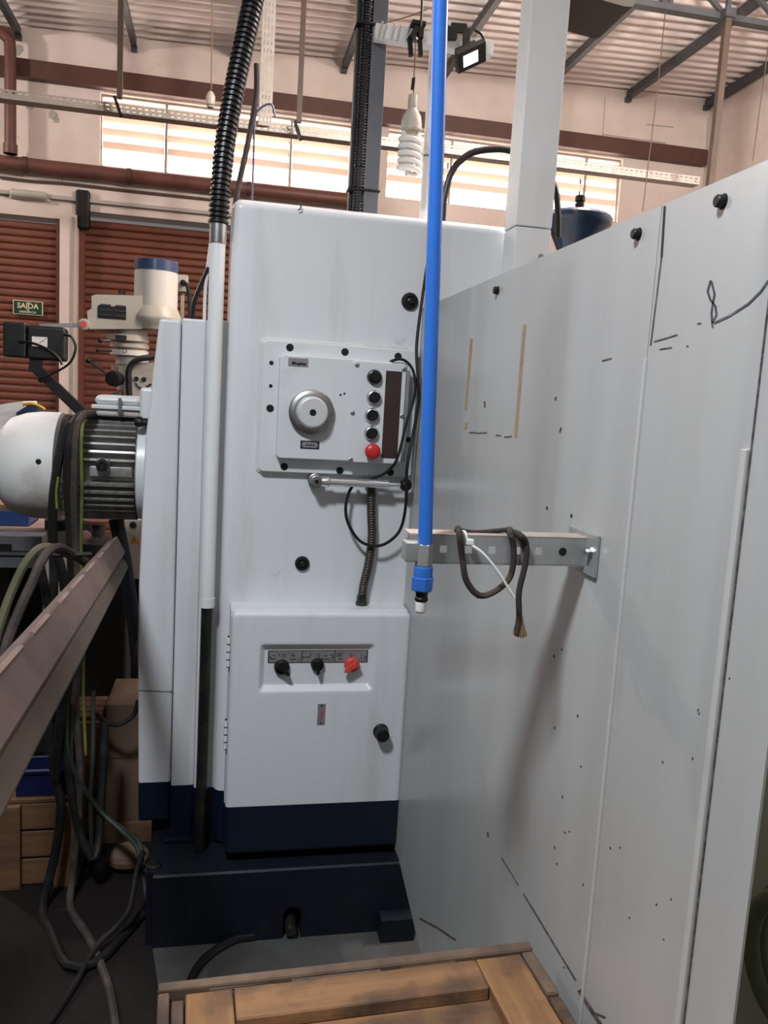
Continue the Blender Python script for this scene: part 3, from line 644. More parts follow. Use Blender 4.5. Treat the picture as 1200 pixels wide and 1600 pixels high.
# ------------------------------------------------------------------ hose, posts and cables over the machine
def ribbed(r0, amp, pitch): return lambda s: r0 + amp*(1 if (s/pitch) % 1 < .55 else -1)
q = [P(341, 349, 'Y', YC-.02), P(345, 290, 'Y', YC-.02), P(353, 215, 'Y', YC-.01), P(368, 130, 'Y', YC), P(384, 55, 'Y', YC+.01), P(399, -15, 'Y', YC+.02), P(415, -90, 'Y', YC+.03)]
o = thing('ribbed_hose', q[0], 'thick black ribbed hose curving up from the machine conduit', 'hose')
MB().tube(q, .024, 16, .0022, ribbed(.0245, .0028, .0135)).build('hose', 'hose_black', o, 60)
YP = 2.72
a = P(574, 345, 'Y', YP); zt = P(584, -60, 'Y', YP).z
po = thing('square_post', (a.x, YP, 2.075), 'dark grey square steel post standing behind the machine top', 'post')
pw = SZ(a, 23)/2
MB().box(a.x-pw+.004, a.x+pw+.004, YP-pw, YP+pw, 2.076, 3.4, .003).build('post_tube', 'post_grey', po)
q = [Vector((a.x-.038, YP-.012, z)) for z in (2.078, 2.3, 2.6, 2.9, 3.2)]
rh = thing('ribbed_hose', q[0], 'thin black ribbed hose strapped to the dark grey post', 'hose')
MB().tube(q, .015, 12, .0020, ribbed(.0165, .0016, .009)).build('hose', 'hose_black', rh, 60)
MB().tube([v+Vector((-.018, .02, 0)) for v in q], .013, 10).build('second_hose', 'hose_black', rh)
for py in (42, 300):
    z = P(570, py, 'Y', YP).z
    MB().box(a.x-.072, a.x+pw+.008, YP-pw-.006, YP+pw+.004, z-.003, z+.003, .001).build('cable_tie', 'black', rh, 0)
# white crossbar tied to the post, with flood lamp, claw and bulb
YX = YP-.05
a0, a1 = P(585, 51, 'Y', YX), P(769, 60, 'Y', YX)
a1.z = a0.z
xb_ = thing('cross_tube', a0, 'pale grey rectangular crossbar tied to the post with string', 'bar')
hw = SZ(a0, 21)/2
MB().box(a0.x, a1.x, YX-hw, YX+hw, a0.z-hw, a0.z+hw, .002).build('bar_tube', 'tube_white', xb_)
for k, px in enumerate((592, 599, 612, 621, 634)):
    c = P(px, 52, 'Y', YX)
    MB().tube([(c.x-.004, YX-hw-.003, a0.z-hw-.004), (c.x, YX-hw-.004, a0.z), (c.x+.006, YX-hw-.003, a0.z+hw+.003), (c.x+.004, YX+hw, a0.z+hw+.004)], .0022, 6).build('string_wrap', 'socket', xb_)
MB().tube([P(605, 35, 'Y', YX-.03), P(640, 25, 'Y', YX-.03), P(668, 14, 'Y', YX-.03)], .002, 6).build('string_tail', 'wire_tan', xb_)
# vertical white pipe behind the blue one
xp_ = P(673, 200, 'Y', YX-.05).x
a = P(676, 0, 'Y', YX+.08)
vp = thing('conduit_pipe', (P(667, 250, 'Y', YX+.08).x, YX+.08, 2.076), 'slim white conduit pipe rising behind the blue pipe', 'pipe')
xq = P(668, 250, 'Y', YX+.08).x
MB().cyl((xq, YX+.08, 2.076), (xq, YX+.08, 3.2), .0165, 14).build('pipe', 'tube_white', vp)
z = P(665, 245, 'Y', YX+.08).z
MB().cyl((xq, YX+.08, z-.02), (xq, YX+.08, z+.02), .020, 14).build('pipe_collar', 'tube_white', vp)
MB().cyl((xq, YX+.08, z-.003), (xq, YX+.08, z+.003), .0212, 14).build('collar_seam', 'steel_dull', vp)
# black spring clamp
c = P(657, 50, 'Y', YX-.04)
cl = thing('spring_clamp', c, 'black spring clamp gripping the crossbar left of the blue pipe', 'clamp')
for sx_, px1, py1 in ((-1, 642, 88), (1, 657, 88)):
    s0 = P(654+sx_*3, 45, 'Y', YX-hw-.02); s1 = P(648+sx_*8, 62, 'Y', YX-hw-.022); s2 = P(px1, py1, 'Y', YX-hw-.02)
    MB().bar(s0, s1, .016, .028, (0,1,0)).bar(s1, s2, .012, .016, (0,1,0)).build('jaw', 'black', cl, 0)
MB().box(c.x-.03, c.x+.015, YX-hw-.03, YX+hw+.02, a0.z+hw, a0.z+hw+.014, .003).build('clamp_head', 'black', cl)
MB().cyl(P(648, 61, 'Y', YX-hw-.05), P(652, 61, 'Y', YX-hw-.03), .006, 10).build('clamp_screw', 'steel', cl)
# flood lamp
c = P(735, 88, 'Y', YX-.07)
fl = thing('flood_lamp', c, 'small black LED floodlight clamped to the crossbar', 'lamp')
du = (P(757, 81, 'Y', YX-.07)-P(716, 100, 'Y', YX-.07)).normalized(); dn_ = Vector((.30, -.62, -.72)).normalized()
dn_ = (dn_-du*dn_.dot(du)).normalized(); dv = du.cross(dn_)
L_ = SZ(c, 25); Hh = SZ(c, 13)
MB().obox(c, du*L_, dv*Hh*1.25, dn_*.010).obox(c-dn_*.022, du*L_*.7, dv*Hh*.8, dn_*.013).build('lamp_housing', 'black', fl, 0)
MB().obox(c+dn_*.0105-du*L_*.10, du*L_*.52, dv*Hh*.72, dn_*.001).build('lamp_lens', 'led', fl, 0)
MB().tube([P(742, 47, 'Y', YX-.05), P(753, 55, 'Y', YX-.06), P(757, 70, 'Y', YX-.06), P(752, 80, 'Y', YX-.06)], .004, 8).build('lamp_cable', 'black', fl)
b0 = P(729, 45, 'Y', YX-.05); b1 = P(728, 74, 'Y', YX-.06)
MB().bar(b0, b1, .022, .01, (0,1,0)).build('yoke', 'black', fl, 0)
b2 = P(705, 43, 'Y', YX-.05); MB().bar(b2, b0, .012, .026, (0,0,1)).build('clamp_block', 'black', fl, 0)
b3 = P(706, 62, 'Y', YX-.05); MB().bar(b2, b3, .03, .022, (0,1,0)).build('clamp_leg', 'black', fl, 0)
# spiral bulb hanging on a wire
YBU = YX-hw-.045
zt_ = P(652, 62, 'Y', YBU)
bx = P(642, 210, 'Y', YBU).x
bu = thing('spiral_bulb', P(640, 275, 'Y', YBU), 'large white spiral energy saving bulb hanging from a wire', 'bulb')
zz0, zz1, zz2, zz3 = [P(642, py, 'Y', YBU).z for py in (275, 213, 205, 150)]
Rb = SZ((bx, YBU, zz1), 15.5)
pts = []
turns = 5.0
for k in range(int(turns*16)+1):
    t = k/16*2*math.pi/1; pts.append((bx+Rb*math.cos(t), YBU+Rb*math.sin(t), zz1-(zz1-zz0-.012)*k/(turns*16)))
pts.append((bx+Rb*.4, YBU, zz0+.004)); pts.append((bx-Rb*.3, YBU-.01, zz0+.004))
MB().tube(pts, .0088, 8, .008).build('spiral_tube', 'bulb_white', bu, 60)
for dx in (-.7, .7): MB().cyl((bx+Rb*dx, YBU, zz1-.008), (bx+Rb*dx, YBU, zz2+.01), .0075, 10).build('tube_leg', 'bulb_white', bu)
MB().lathe((bx, YBU, zz2), (0, 0, 1), [(0, Rb*.95), (.004, Rb*1.05), (.022, Rb*1.05), (.045, Rb*.9), (.062, Rb*.55), (.068, Rb*.42)], 24).build('ballast', 'socket', bu)
MB().lathe((bx, YBU, zz2+.062), (0, 0, 1), [(0, Rb*.42), (.012, Rb*.5), (.036, Rb*.46), (.044, Rb*.46), (.046, .005)], 18).build('lamp_socket', 'socket', bu)
MB().tube([(bx, YBU, zz2+.105), (bx+.002, YBU, zz2+.16), P(647, 118, 'Y', YBU), P(650, 62, 'Y', YBU)], .0022, 6).build('wire', 'wire_tan', bu)
MB().bar(P(644, 140, 'Y', YBU), P(646, 122, 'Y', YBU), .008, .008).build('tape_wrap', 'black', bu, 0)
# black wire from the roof down to the clamp
MB().tube([P(660, -20, 'Y', YX-.05), P(659, 20, 'Y', YX-.05), P(657, 42, 'Y', YX-.05)], .004, 6).build('hanging_wire', 'black', label='short black wire running down to the spring clamp', cat='wire')
# thin cables left behind the hose
MB().tube([P(401, 100, 'Y', 2.9), P(400, 150, 'Y', 2.9), P(388, 220, 'Y', 2.9), P(370, 305, 'Y', 2.9), Vector((P(364, 335, 'Y', 2.9).x, 2.9, 2.084))], .0095, 8).build('dark_cable', 'dusty_cable', label='dark cable slanting down between the ribbed hose and tray', cat='cable')
MB().tube([P(430, 183, 'Y', 2.9), P(424, 163, 'Y', 2.9), P(406, 170, 'Y', 2.9), P(398, 190, 'Y', 2.9), P(396, 250, 'Y', 2.9), Vector((P(394, 312, 'Y', 2.9).x, 2.9, 2.079))], .0035, 6).build('violet_wire', 'wire_violet', label='thin violet wire dropping behind the machine top', cat='wire')
# arching black hose behind the column
_v = P(692, 335, 'Y', 2.6)
q = [Vector((_v.x, 2.6, 2.077)), P(692, 335, 'Y', 2.6), P(695, 305, 'Y', 2.6), P(708, 265, 'Y', 2.6), P(735, 240, 'Y', 2.6), P(770, 233, 'Y', 2.6), P(800, 236, 'Y', 2.6), P(840, 252, 'Y', 2.6), P(866, 290, 'Y', 2.6), P(872, 335, 'Y', 2.6), P(872, 372, 'Y', 2.6)]
MB().tube(q, .0105, 10).build('arched_hose', 'hose_black', label='smooth black hose arching behind the white square column', cat='hose')
# white square column
xa_, xb_c = .772, .876
wc = thing('square_column', (.83, 2.23, 0), 'white square steel column rising behind the grey guard panel', 'column')
MB().box(xa_, xb_c, 2.18, 2.275, 0, 2.052, .004).build('lower_tube', 'tube_white', wc)
MB().box(xa_-.001, xb_c+.001, 2.18, 2.275, 2.054, 3.3, .004).build('upper_tube', 'tube_white', wc)
MB().cyl(P(845, 401, 'Y', 2.17), P(845, 401, 'Y', 2.18), .008, 10).build('column_bolt', 'steel', wc)
# thin dark pole behind the column
a = P(795, 230, 'Y', 4.5); MB().cyl((a.x, 4.5, 1.0), (a.x+.09, 4.5, 4.6), .03, 10).build('roof_pole', 'brown_paint', label='dark brown pole showing along the left edge of the white column', cat='pole')
# blue tank with a knob
c = P(905, 352, 'Y', 3.0)
tk = thing('blue_motor_cap', (c.x, 3.0, 1.0), 'dark blue round motor cap with a knob behind the guard panel', 'machine cap')
ztk = P(905, 346, 'Y', 3.0).z; rt = SZ(c, 52)
MB().lathe((c.x-.005, 3.0, ztk), (0.04, 0, 1), [(-ztk, rt*.35), (-.30, rt*.36), (-.12, rt*.50), (-.03, rt*.86), (-.015, rt*.97), (0, rt), (.012, rt), (.022, rt*.93), (.03, rt*.5), (.033, .02)], 44).build('cap_body', 'tank_blue', tk, 40)
MB().lathe((c.x-.005, 3.0, ztk+.03), (0, 0, 1), [(0, .012), (.02, .012), (.022, .018), (.035, .018), (.037, .014), (.042, .014), (.043, .019), (.062, .019), (.065, .015)], 18).build('cap_knob', 'black', tk)
# olive lamp shade at the top edge
c = P(960, 2, 'Y', 3.4)
ls = thing('shop_lamp', c, 'olive grey ceiling lamp housing cut by the top edge', 'lamp')
zl = P(955, 27, 'Y', 3.4).z
xl0, xl1 = P(880, 0, 'Y', 3.4).x, P(995, 0, 'Y', 3.4).x
poly = [(xl0, zl+.04), (xl0+.08, zl+.014), (xl1-.10, zl), (xl1-.065, zl+.004), (xl1-.01, zl+.10), (xl1-.04, zl+.30), (xl0, zl+.30)]
MB().prism([(x, 3.3, z) for x, z in poly], (0, .3, 0)).build('lamp_housing', 'lamp_olive', ls, 20)
MB().cyl((xl0+.1, 3.45, zl+.28), (xl0+.1, 3.45, zroof(xl0)+.0), .012, 8).build('lamp_stem', 'rod_brown', ls)
# the hall lamp that lights the machine (above and behind the camera)
hl = thing('hall_lamp', LAMP_POS+Vector((0, 0, .02)), 'round high bay lamp hanging over the aisle', 'lamp')
MB().lathe(LAMP_POS+Vector((0, 0, .004)), (0, 0, 1), [(0, .17), (.05, .16), (.13, .08), (.2, .05), (.26, .04)], 28).build('lamp_shade', 'steel_dull', hl)
MB().cyl(LAMP_POS+Vector((0, 0, .26)), (LAMP_POS.x, LAMP_POS.y, zroof(LAMP_POS.x)+.03), .006, 8).build('lamp_cable', 'black', hl)

for i, p_ in enumerate(FILL_POS):  # invented fittings around the unseen fill lights
    o = thing('added_fill_lamp', p_+Vector((0, 0, .1)), ('added fill lamp holder out of view above the machine', 'added fill lamp holder out of view at the left', 'added fill lamp holder out of view at the right')[i], 'lamp', 'added fill lamps out of view')
    MB().lathe(p_+Vector((0, 0, .13)), (0, 0, 1), [(0, .03), (.07, .03), (.08, .01)], 14).build('fill_lamp_holder', 'socket', o)
    MB().cyl(p_+Vector((0, 0, .2)), (p_.x, p_.y, zroof(p_.x)+.04), .005, 6).build('fill_lamp_cord', 'black', o)

# ------------------------------------------------------------------ grey guard panel at the right
XP = .55; TP = .003
pn = thing('guard_panel', (XP, 1.4, 0), 'tall grey sheet metal guard panel along the right side', 'panel')
zt = 1.825; S1 = 1.000; S2 = P(1100, 1337, 'X', XP).y; Y0 = .683; Y1 = YC-.006
def sheet(y0, y1, x, z0a, z0b, name='sheet'):
    """one sheet of the guard; its foot runs from z0a (near) to z0b (far)"""
    return MB().prism([(x, y0, z0a), (x, y1, z0b), (x, y1, zt), (x, y0, zt)], (TP, 0, 0)).build(name, 'panel_grey', pn, 0)
MB().prism([(XP, S1+.001, .05), (XP, 1.878, .157), (XP, 2.155, .232), (XP, Y1, .97-.0), (XP, Y1, zt), (XP, S1+.001, zt)], (TP, 0, 0)).build('sheet', 'panel_grey', pn, 0) if False else \
MB().prism([(XP, S1+.001, .03), (XP, 1.60, .08), (XP, 1.878, .150), (XP, 2.150, .232), (XP, Y1, .232), (XP, Y1, zt), (XP, S1+.001, zt)], (TP, 0, 0)).build('sheet', 'panel_grey', pn, 0)
sheet(S2+.001, S1-.001, XP, .03, .03); sheet(Y0, S2-.001, XP, .03, .03)
MB().box(XP+.002, XP+TP+.001, S1-.004, S1+.004, .05, zt-.002).build('seam', 'black', pn, 0)
za_ = P(1010, 560, 'X', XP).z
MB().box(XP-.0035, XP+.001, S1-.0035, S1+.0035, .05, za_, .0012).build('bead', 'panel_ridge', pn)
MB().box(XP-.006, XP+.001, S2+.001, S2+.012, .05, zt-.3, .002).build('bead', 'panel_ridge', pn)
MB().box(XP-.0012, XP+.001, S2-.0012, S2+.0012, .05, zt).build('seam', 'scratch', pn, 0)
MB().box(XP+TP, XP+.04, Y0+.34, Y0+.37, 0, zt-.05).build('back_post', 'panel_ridge', pn, 0)
MB().box(XP+TP, XP+.05, Y1-.06, Y1-.03, 0, zt-.05).build('back_post', 'panel_ridge', pn, 0)
for px, py, r in ((778, 454, .0075), (998, 366, .0072), (1130, 315, .0072)):
    c = P(px, py, 'X', XP)
    o = MB().lathe((XP+.001, c.y, c.z), (-1, 0, 0), [(0, r*1.25), (.0015, r*1.25), (.002, r), (.009, r), (.0105, r*.8)], 14).build('panel_bolt', 'black', pn)
for px, py in ((855, 794), (893, 806)):
    c = P(px, py, 'X', XP); MB().lathe((XP+.001, c.y, c.z), (-1, 0, 0), [(0, .0035), (.0014, .0035)], 10).build('bolt_hole', 'black', pn)
def stroke(pts, wd, m_, name, th=.0006):
    """a mark on the panel; wd is its width as it shows in the photograph"""
    m = MB()
    for a, b in zip(pts, pts[1:]):
        dx, dy = b[0]-a[0], b[1]-a[1]; L = math.hypot(dx, dy); nx_, ny_ = -dy/L*wd/2, dx/L*wd/2
        q = [P(px, py, 'X', XP) for px, py in ((a[0]+nx_, a[1]+ny_), (b[0]+nx_, b[1]+ny_), (b[0]-nx_, b[1]-ny_), (a[0]-nx_, a[1]-ny_))]
        m.prism(q, (-th, 0, 0))
    return m.build(name, m_, pn, 0)
stroke([(737, 529), (728, 641)], 4, 'slot_tan', 'slot'); stroke([(729, 660), (727, 671)], 4, 'slot_tan', 'slot')
stroke([(820, 507), (806, 683)], 5, 'slot_tan', 'slot')
for p in ([(733, 676), (745, 676)], [(745, 677), (761, 676)], [(757, 627), (758, 637)], [(775, 680), (783, 681)], [(788, 683), (800, 682)], [(941, 564), (956, 560)], [(1022, 534), (1040, 529), (1059, 523)], [(1031, 546), (1050, 543)], [(1090, 506), (1096, 505)], [(1073, 541), (1076, 541)], [(869, 620), (868, 626)], [(875, 676), (877, 668)], [(762, 1300), (763, 1308)]):
    stroke(p, 2.2, 'scratch', 'scuff')
stroke([(1111, 438), (1106, 455), (1110, 468), (1118, 478), (1120, 492), (1113, 505)], 3, 'marker', 'marker_stroke')
stroke([(1112, 440), (1117, 460), (1114, 475), (1112, 490), (1114, 512)], 3, 'marker', 'marker_stroke')
stroke([(1116, 505), (1140, 494), (1170, 475), (1190, 455), (1200, 440), (1215, 425)], 3.5, 'marker', 'marker_stroke')
stroke([(784, 1340), (810, 1383)], 1.5, 'scratch', 'crease'); stroke([(818, 1396), (900, 1532)], 2.5, 'scratch', 'crease')
stroke([(905, 1547), (925, 1580), (938, 1600), (950, 1620)], 6, 'scratch', 'crease'); stroke([(928, 1582), (946, 1590)], 3, 'scratch', 'crease')
stroke([(656, 1435), (684, 1450), (712, 1469)], 3, 'scratch', 'crease')
for k in range(26):
    px, py = random.choice((890, 900, 905, 1040, 970, 1080, 1130, 960, 870))+random.uniform(-14, 14), random.uniform(880, 1520)
    if px > 1140-(py-1170)*.1: continue
    stroke([(px, py), (px+random.uniform(-1, 1), py+random.uniform(2, 5))], 1.8, 'scratch', 'scuff')
# lighter right-hand sheet joint at top
stroke([(1039, 322), (1034, 402)], 3.2, 'black', 'joint_gap'); stroke([(1034, 402), (1017, 540)], 2, 'scratch', 'joint_gap')
# bracket arm of slotted channel
YA = 1.135
br0 = P(905, 868, 'X', XP)
za0, za1 = P(760, 881, 'Y', YA-.022).z, P(760, 839, 'Y', YA-.022).z
za1 = za0+.041
xa0 = P(640, 850, 'Y', YA-.022).x
bk = thing('bracket_arm', (XP, YA, za0), 'galvanised slotted bracket arm bolted to the guard panel', 'bracket')
# front web with square holes: rails + bars
m_ = MB(); yv = YA-.0215; hx = [P(px, 860, 'Y', yv).x for px in (693, 732, 769, 808, 842)]
h_ = .0055; zc_ = (za0+za1)/2; m_.box(xa0+.012, XP-.006, yv, yv+.002, za0, zc_-.0055).box(xa0+.012, XP-.006, yv, yv+.002, zc_+.0055, za1)
pr_ = xa0+.012
for x in hx: m_.box(pr_, x-h_, yv, yv+.002, zc_-.0055, zc_+.0055); pr_ = x+h_
m_.box(pr_, XP-.006, yv, yv+.002, zc_-.0055, zc_+.0055)
m_.build('channel_web', 'zinc', bk, 0)
MB().box(xa0, XP-.006, yv, YA+.02, za1-.0005, za1+.0015).build('channel_top', 'zinc_dusty', bk, 0)
MB().box(xa0+.012, XP-.006, yv, YA+.02, za0-.0015, za0+.0005).build('channel_bottom', 'zinc', bk, 0)
c = P(879, 863, 'Y', yv); MB().lathe((c.x, yv+.0005, zc_), (0, -1, 0), [(0, .0062), (.001, .0062)], 14).build('oblong_hole', 'black', bk)
MB().box(XP-.006, XP-.001, YA-.055, YA+.045, za0-.012, za1+.010, .001).build('mounting_plate', 'zinc', bk, 0)
o = MB().lathe((XP-.0055, YA-.038, zc_+.003), (-1, 0, 0), [(0, .008), (.004, .008), (.0045, .0055), (.011, .005)], 6).build('mounting_bolt', 'steel', bk)
# blue compressed-air pipe
pt, pb = P(691, -60, 'Y', YA-.045), P(664, 850, 'Y', YA-.045)
bp_ = thing('air_pipe', P(665, 955, 'Y', YA-.045), 'bright blue compressed air pipe hanging down to the bracket arm', 'pipe')
pm = P(679, 400, 'Y', YA-.045); rp = SZ(pb, 11.2)
MB().tube([pt, P(688.5, 0, 'Y', YA-.045), P(682, 250, 'Y', YA-.045), P(677, 420, 'Y', YA-.045), P(670, 640, 'Y', YA-.045), pb], rp, 20, .03).build('pipe', 'blue_pipe', bp_, 60)
def zpx(py): return P(664, py, 'Y', YA-.045).z
cxp, cyp = pb.x, YA-.045
MB().lathe((cxp, cyp, zpx(883)), (0, 0, 1), [(0, rp*1.2), (zpx(851)-zpx(883), rp*1.12), (zpx(849)-zpx(883), rp*1.0)], 6).build('pipe_clip', 'zinc', bp_, 20)
MB().box(cxp-.028, cxp-.006, cyp-.004, YA-.02, zpx(878), zpx(848), .002).build('clip_ear', 'zinc', bp_)
MB().lathe((cxp, cyp, zpx(905)), (0, 0, 1), [(0, rp*1.35), (zpx(887)-zpx(905), rp*1.35), (zpx(884)-zpx(905), rp*1.2)], 24).build('union_body', 'blue_fitting', bp_)
MB().lathe((cxp, cyp, zpx(923)), (0, 0, 1), [(0, rp*1.35), (.002, rp*1.55), (zpx(902)-zpx(923), rp*1.55), (zpx(901)-zpx(923), rp*1.4)], 8).build('union_nut', 'blue_fitting', bp_, 20)
MB().lathe((cxp, cyp, zpx(940)), (0, 0, 1), [(0, rp*.8), (.003, rp*.95), (zpx(934)-zpx(940), rp*.95), (zpx(932)-zpx(940), rp*.8), (zpx(922)-zpx(940), rp*.95)], 20).build('thread', 'black', bp_)
MB().lathe((cxp, cyp, zpx(957)), (0, 0, 1), [(0, rp*.6), (.003, rp*.78), (zpx(939)-zpx(957), rp*.82)], 20).build('end_plug', 'white_plastic', bp_, 60)
# brown cord wound on the arm
yf_ = YA-.028
def C(px, py, y=yf_): return P(px, py, 'Y', y)
q = [C(806, 990, yf_), C(811, 965), C(811, 925), C(821, 880), C(822, 850), C(812, 836, yf_-.003), C(800, 832, YA), C(798, 840, YA+.028)]
cr = thing('brown_cord', C(811, 990), 'brown frayed cord wrapped around the bracket arm', 'cord')
MB().tube(q, .0048, 8).build('hanging_end', 'rope_brown', cr)
q = [C(714, 830, YA+.01), C(716, 826, YA-.01), C(718, 836, yf_-.003), C(722, 870), C(728, 905), C(742, 926), C(755, 931), C(775, 923), C(795, 905), C(802, 880), C(802, 850), C(797, 834, yf_-.002), C(797, 827, YA), C(792, 830, YA+.01)]
MB().tube(q, .0048, 8).build('loop', 'rope_brown', cr)
MB().tube([C(716, 828, YA), C(740, 832, YA), C(770, 830, YA), C(797, 827, YA)], .0036, 8).build('top_strand', 'rope_brown', cr)
for dx, dz in ((-9, 0), (-5, 2), (-1, 3), (4, 4), (9, 2)):
    MB().tube([C(811, 950), C(812+dx*.35, 972), C(812+dx, 992+dz)], .0028, 6).build('frayed_end', 'rope_end', cr)
tt = thing('cable_tie', C(803, 933), 'white plastic cable tie sticking out from the bracket arm', 'cable tie')
MB().tube([C(722, 830, YA-.01), C(727, 832), C(733, 848, yf_-.004), C(755, 865, yf_-.012), C(778, 893, yf_-.016), C(795, 920, yf_-.018), C(804, 934, yf_-.018)], .0019, 6).build('tie_strap', 'white_plastic', tt)
MB().box(C(733, 846).x-.005, C(733, 846).x+.005, yf_-.008, yf_, C(733, 846).z-.004, C(733, 846).z+.004, .001).build('tie_head', 'white_plastic', tt)
# black cables on the machine front
yk = YC-.075
def K(px, py, y=yk): return P(px, py, 'Y', y)
q = [K(676, 330, YC-.03), K(671, 390, YC-.03), K(660, 465, YC-.03), K(651, 540, YC-.05), K(653, 590), K(654, 630), K(645, 680), K(636, 730, YC-.09), K(634, 790, YC-.07), K(625, 828, YC-.05), K(605, 848, YC-.045), K(585, 853, YC-.045), K(562, 845, YC-.04), K(545, 820, YC-.04), K(540, 795, YC-.04), K(545, 770, YC-.035), K(556, 752, YC-.03)]
for v in q: v.x = min(v.x, XP-.006) if v.z < zt-.02 else v.x
MB().tube(q, .0046, 8, .008).build('looped_cable', 'rubber_cable', label='thin black cable hanging in a loop below the control panel', cat='cable')
q = [K(606, 569, cp_y0-.004), K(615, 563, YC-.06), K(630, 562, YC-.07), K(644, 576, YC-.075), K(649, 600), K(645, 630), K(636, 656, YC-.08), K(627, 695, YC-.085), K(618, 722, YC-.085), K(602, 739, YC-.06), K(580, 748, YC-.035), K(566, 750, YC-.03)]
for v in q: v.x = min(v.x, XP-.006) if v.z < zt-.02 else v.x
MB().tube(q, .0042, 8, .008).build('panel_cable', 'rubber_cable', label='short black cable arching over the right edge of the control panel', cat='cable')

# ------------------------------------------------------------------ wooden crate in the foreground
zk = .70; k0 = P(247, 1535, 'Z', zk); k1 = P(825, 1469, 'Z', zk)
ex = (k1-k0).normalized(); ey = Vector((ex.y, -ex.x, 0))            # ey points towards the camera
wc_ = (k1-k0).length; dc = .62
cr_ = thing('wooden_crate', k0+ex*wc_/2+ey*dc/2-Vector((0, 0, zk)), 'weathered wooden crate with a framed lid in the foreground', 'crate')
def plank(name, u0, u1, v0, v1, z0, z1, m_='wood', parent=cr_):
    c = k0+ex*(u0+u1)/2+ey*(v0+v1)/2; c = Vector((c.x, c.y, (z0+z1)/2))
    bm = bmesh.new(); bmesh.ops.create_cube(bm, size=1)
    for q in bm.verts: q.co = Vector((q.co.x*(u1-u0), q.co.y*(v1-v0), q.co.z*(z1-z0)))
    bmesh.ops.bevel(bm, geom=bm.edges[:], offset=.0022, segments=1, affect='EDGES')
    for q in bm.verts: q.co += Vector((random.uniform(-1, 1), random.uniform(-1, 1), random.uniform(-1, 1)))*.0008
    me = bpy.data.meshes.new(name); bm.to_mesh(me); bm.free(); me.materials.append(M[m_])
    o = bpy.data.objects.new(name, me); o.location = c; o.rotation_euler = (0, 0, math.atan2(ex.y, ex.x)); 
    return link(o, parent)
# ey = -local y ; v measured towards camera
t_ = .020
for z0_, z1_ in ((.02, .22), (.235, .44), (.455, zk)):
    top = z1_ == zk
    plank('wall_board', 0, wc_, 0, t_, z0_, z1_-(.0 if top else 0), 'wood_grey')
    plank('wall_board', 0, wc_, dc-t_, dc, z0_, z1_, 'wood')
    plank('wall_board', 0, t_*.85, t_+.002, dc-t_-.002, z0_, z1_, 'wood_grey')
    plank('wall_board', wc_-t_, wc_, t_+.002, .115, z0_, z1_-.003, 'wood_grey')
    plank('wall_board', wc_-t_, wc_, .118, dc-t_-.002, z0_, z1_-.006, 'wood')
lz = zk-.004
plank('corner_batten', t_*.85+.001, t_+.017, t_+.002, dc-t_-.002, .30, lz-.01, 'wood_grey')
plank('lid_frame_board', t_+.018, t_+.085, t_+.004, dc-t_-.004, lz-.022, lz, 'wood_y')
plank('lid_frame_board', wc_-t_-.078, wc_-t_-.004, t_+.004, dc-t_-.004, lz-.022, lz+.001, 'wood_y')
plank('lid_frame_board', t_+.087, wc_-t_-.080, t_+.004, t_+.066, lz-.022, lz, 'wood')
plank('lid_frame_board', t_+.087, wc_-t_-.080, dc-t_-.07, dc-t_-.004, lz-.022, lz, 'wood')
for k in range(5):
    v0 = t_+.006+k*.112
    plank('lid_board', t_+.02, wc_-t_-.01, v0, v0+.109, lz-.044, lz-.0225, 'wood')
plank('bottom_skid', .03, .11, .01, dc-.01, 0, .02, 'wood_grey'); plank('bottom_skid', wc_-.11, wc_-.03, .01, dc-.01, 0, .02, 'wood_grey')
for u, l_ in ((.07, .10), (.19, .14), (.36, .09)):       # dark chips along the back rim
    plank('rim_chip', u, u+l_, t_+.0005, t_+.0035, lz-.012, lz-.0, 'wood_grey')

# ------------------------------------------------------------------ floor slab by the base
MB().prism([(-.02, 1.45, 0), (.52, 1.45, 0), (.75, 2.6, 0), (-.22, 2.6, 0)], (0, 0, .004)).build('floor_slab', 'slab', label='worn grey concrete pad under the machine base', cat='slab', kind='structure')
MB().tube([P(*p, 'Z', .015) for p in ((398, 1463), (370, 1467), (340, 1482), (315, 1503), (298, 1530), (288, 1565))], .011, 8).build('floor_cable', 'hose_black', label='black cable lying on the floor before the machine base', cat='cable')

# ------------------------------------------------------------------ left side: rusty beam on its stand
bd = Vector((-.044, 1, -.083)); be = P(182, 838, 'Y', 2.30)
L_ = 1.75; bs_ = be-bd.normalized()*L_
bn = thing('rusty_beam', be-bd.normalized()*L_*.5-Vector((0, 0, .1)), 'long rusty steel beam sloping towards the camera at left', 'beam')
dd = bd.normalized(); sd_ = dd.cross(Vector((0, 0, 1))).normalized(); up_ = sd_.cross(dd)
# section: (side, up) with side + = right
sec = [(-.030, 0), (.018, 0), (.028, -.010), (.030, -.032), (.022, -.036), (.022, -.044), (.034, -.050), (.036, -.085), (.020, -.10), (-.030, -.10)]
tp = [(-.030, .002), (.020, .002), (.020, -.004), (-.030, -.004)]
def sweep(sec, o0, o1): return MB().prism([o0+sd_*a+up_*b for a, b in sec], o1-o0)
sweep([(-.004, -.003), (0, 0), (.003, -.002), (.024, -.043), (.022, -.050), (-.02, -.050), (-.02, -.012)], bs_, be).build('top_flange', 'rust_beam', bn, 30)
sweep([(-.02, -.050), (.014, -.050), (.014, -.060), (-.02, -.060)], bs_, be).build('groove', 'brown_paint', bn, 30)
sweep([(-.02, -.060), (.020, -.058), (.028, -.066), (.034, -.082), (.028, -.098), (.01, -.108), (-.02, -.108)], bs_, be-dd*.03).build('lower_flange', 'beam_side', bn, 30)
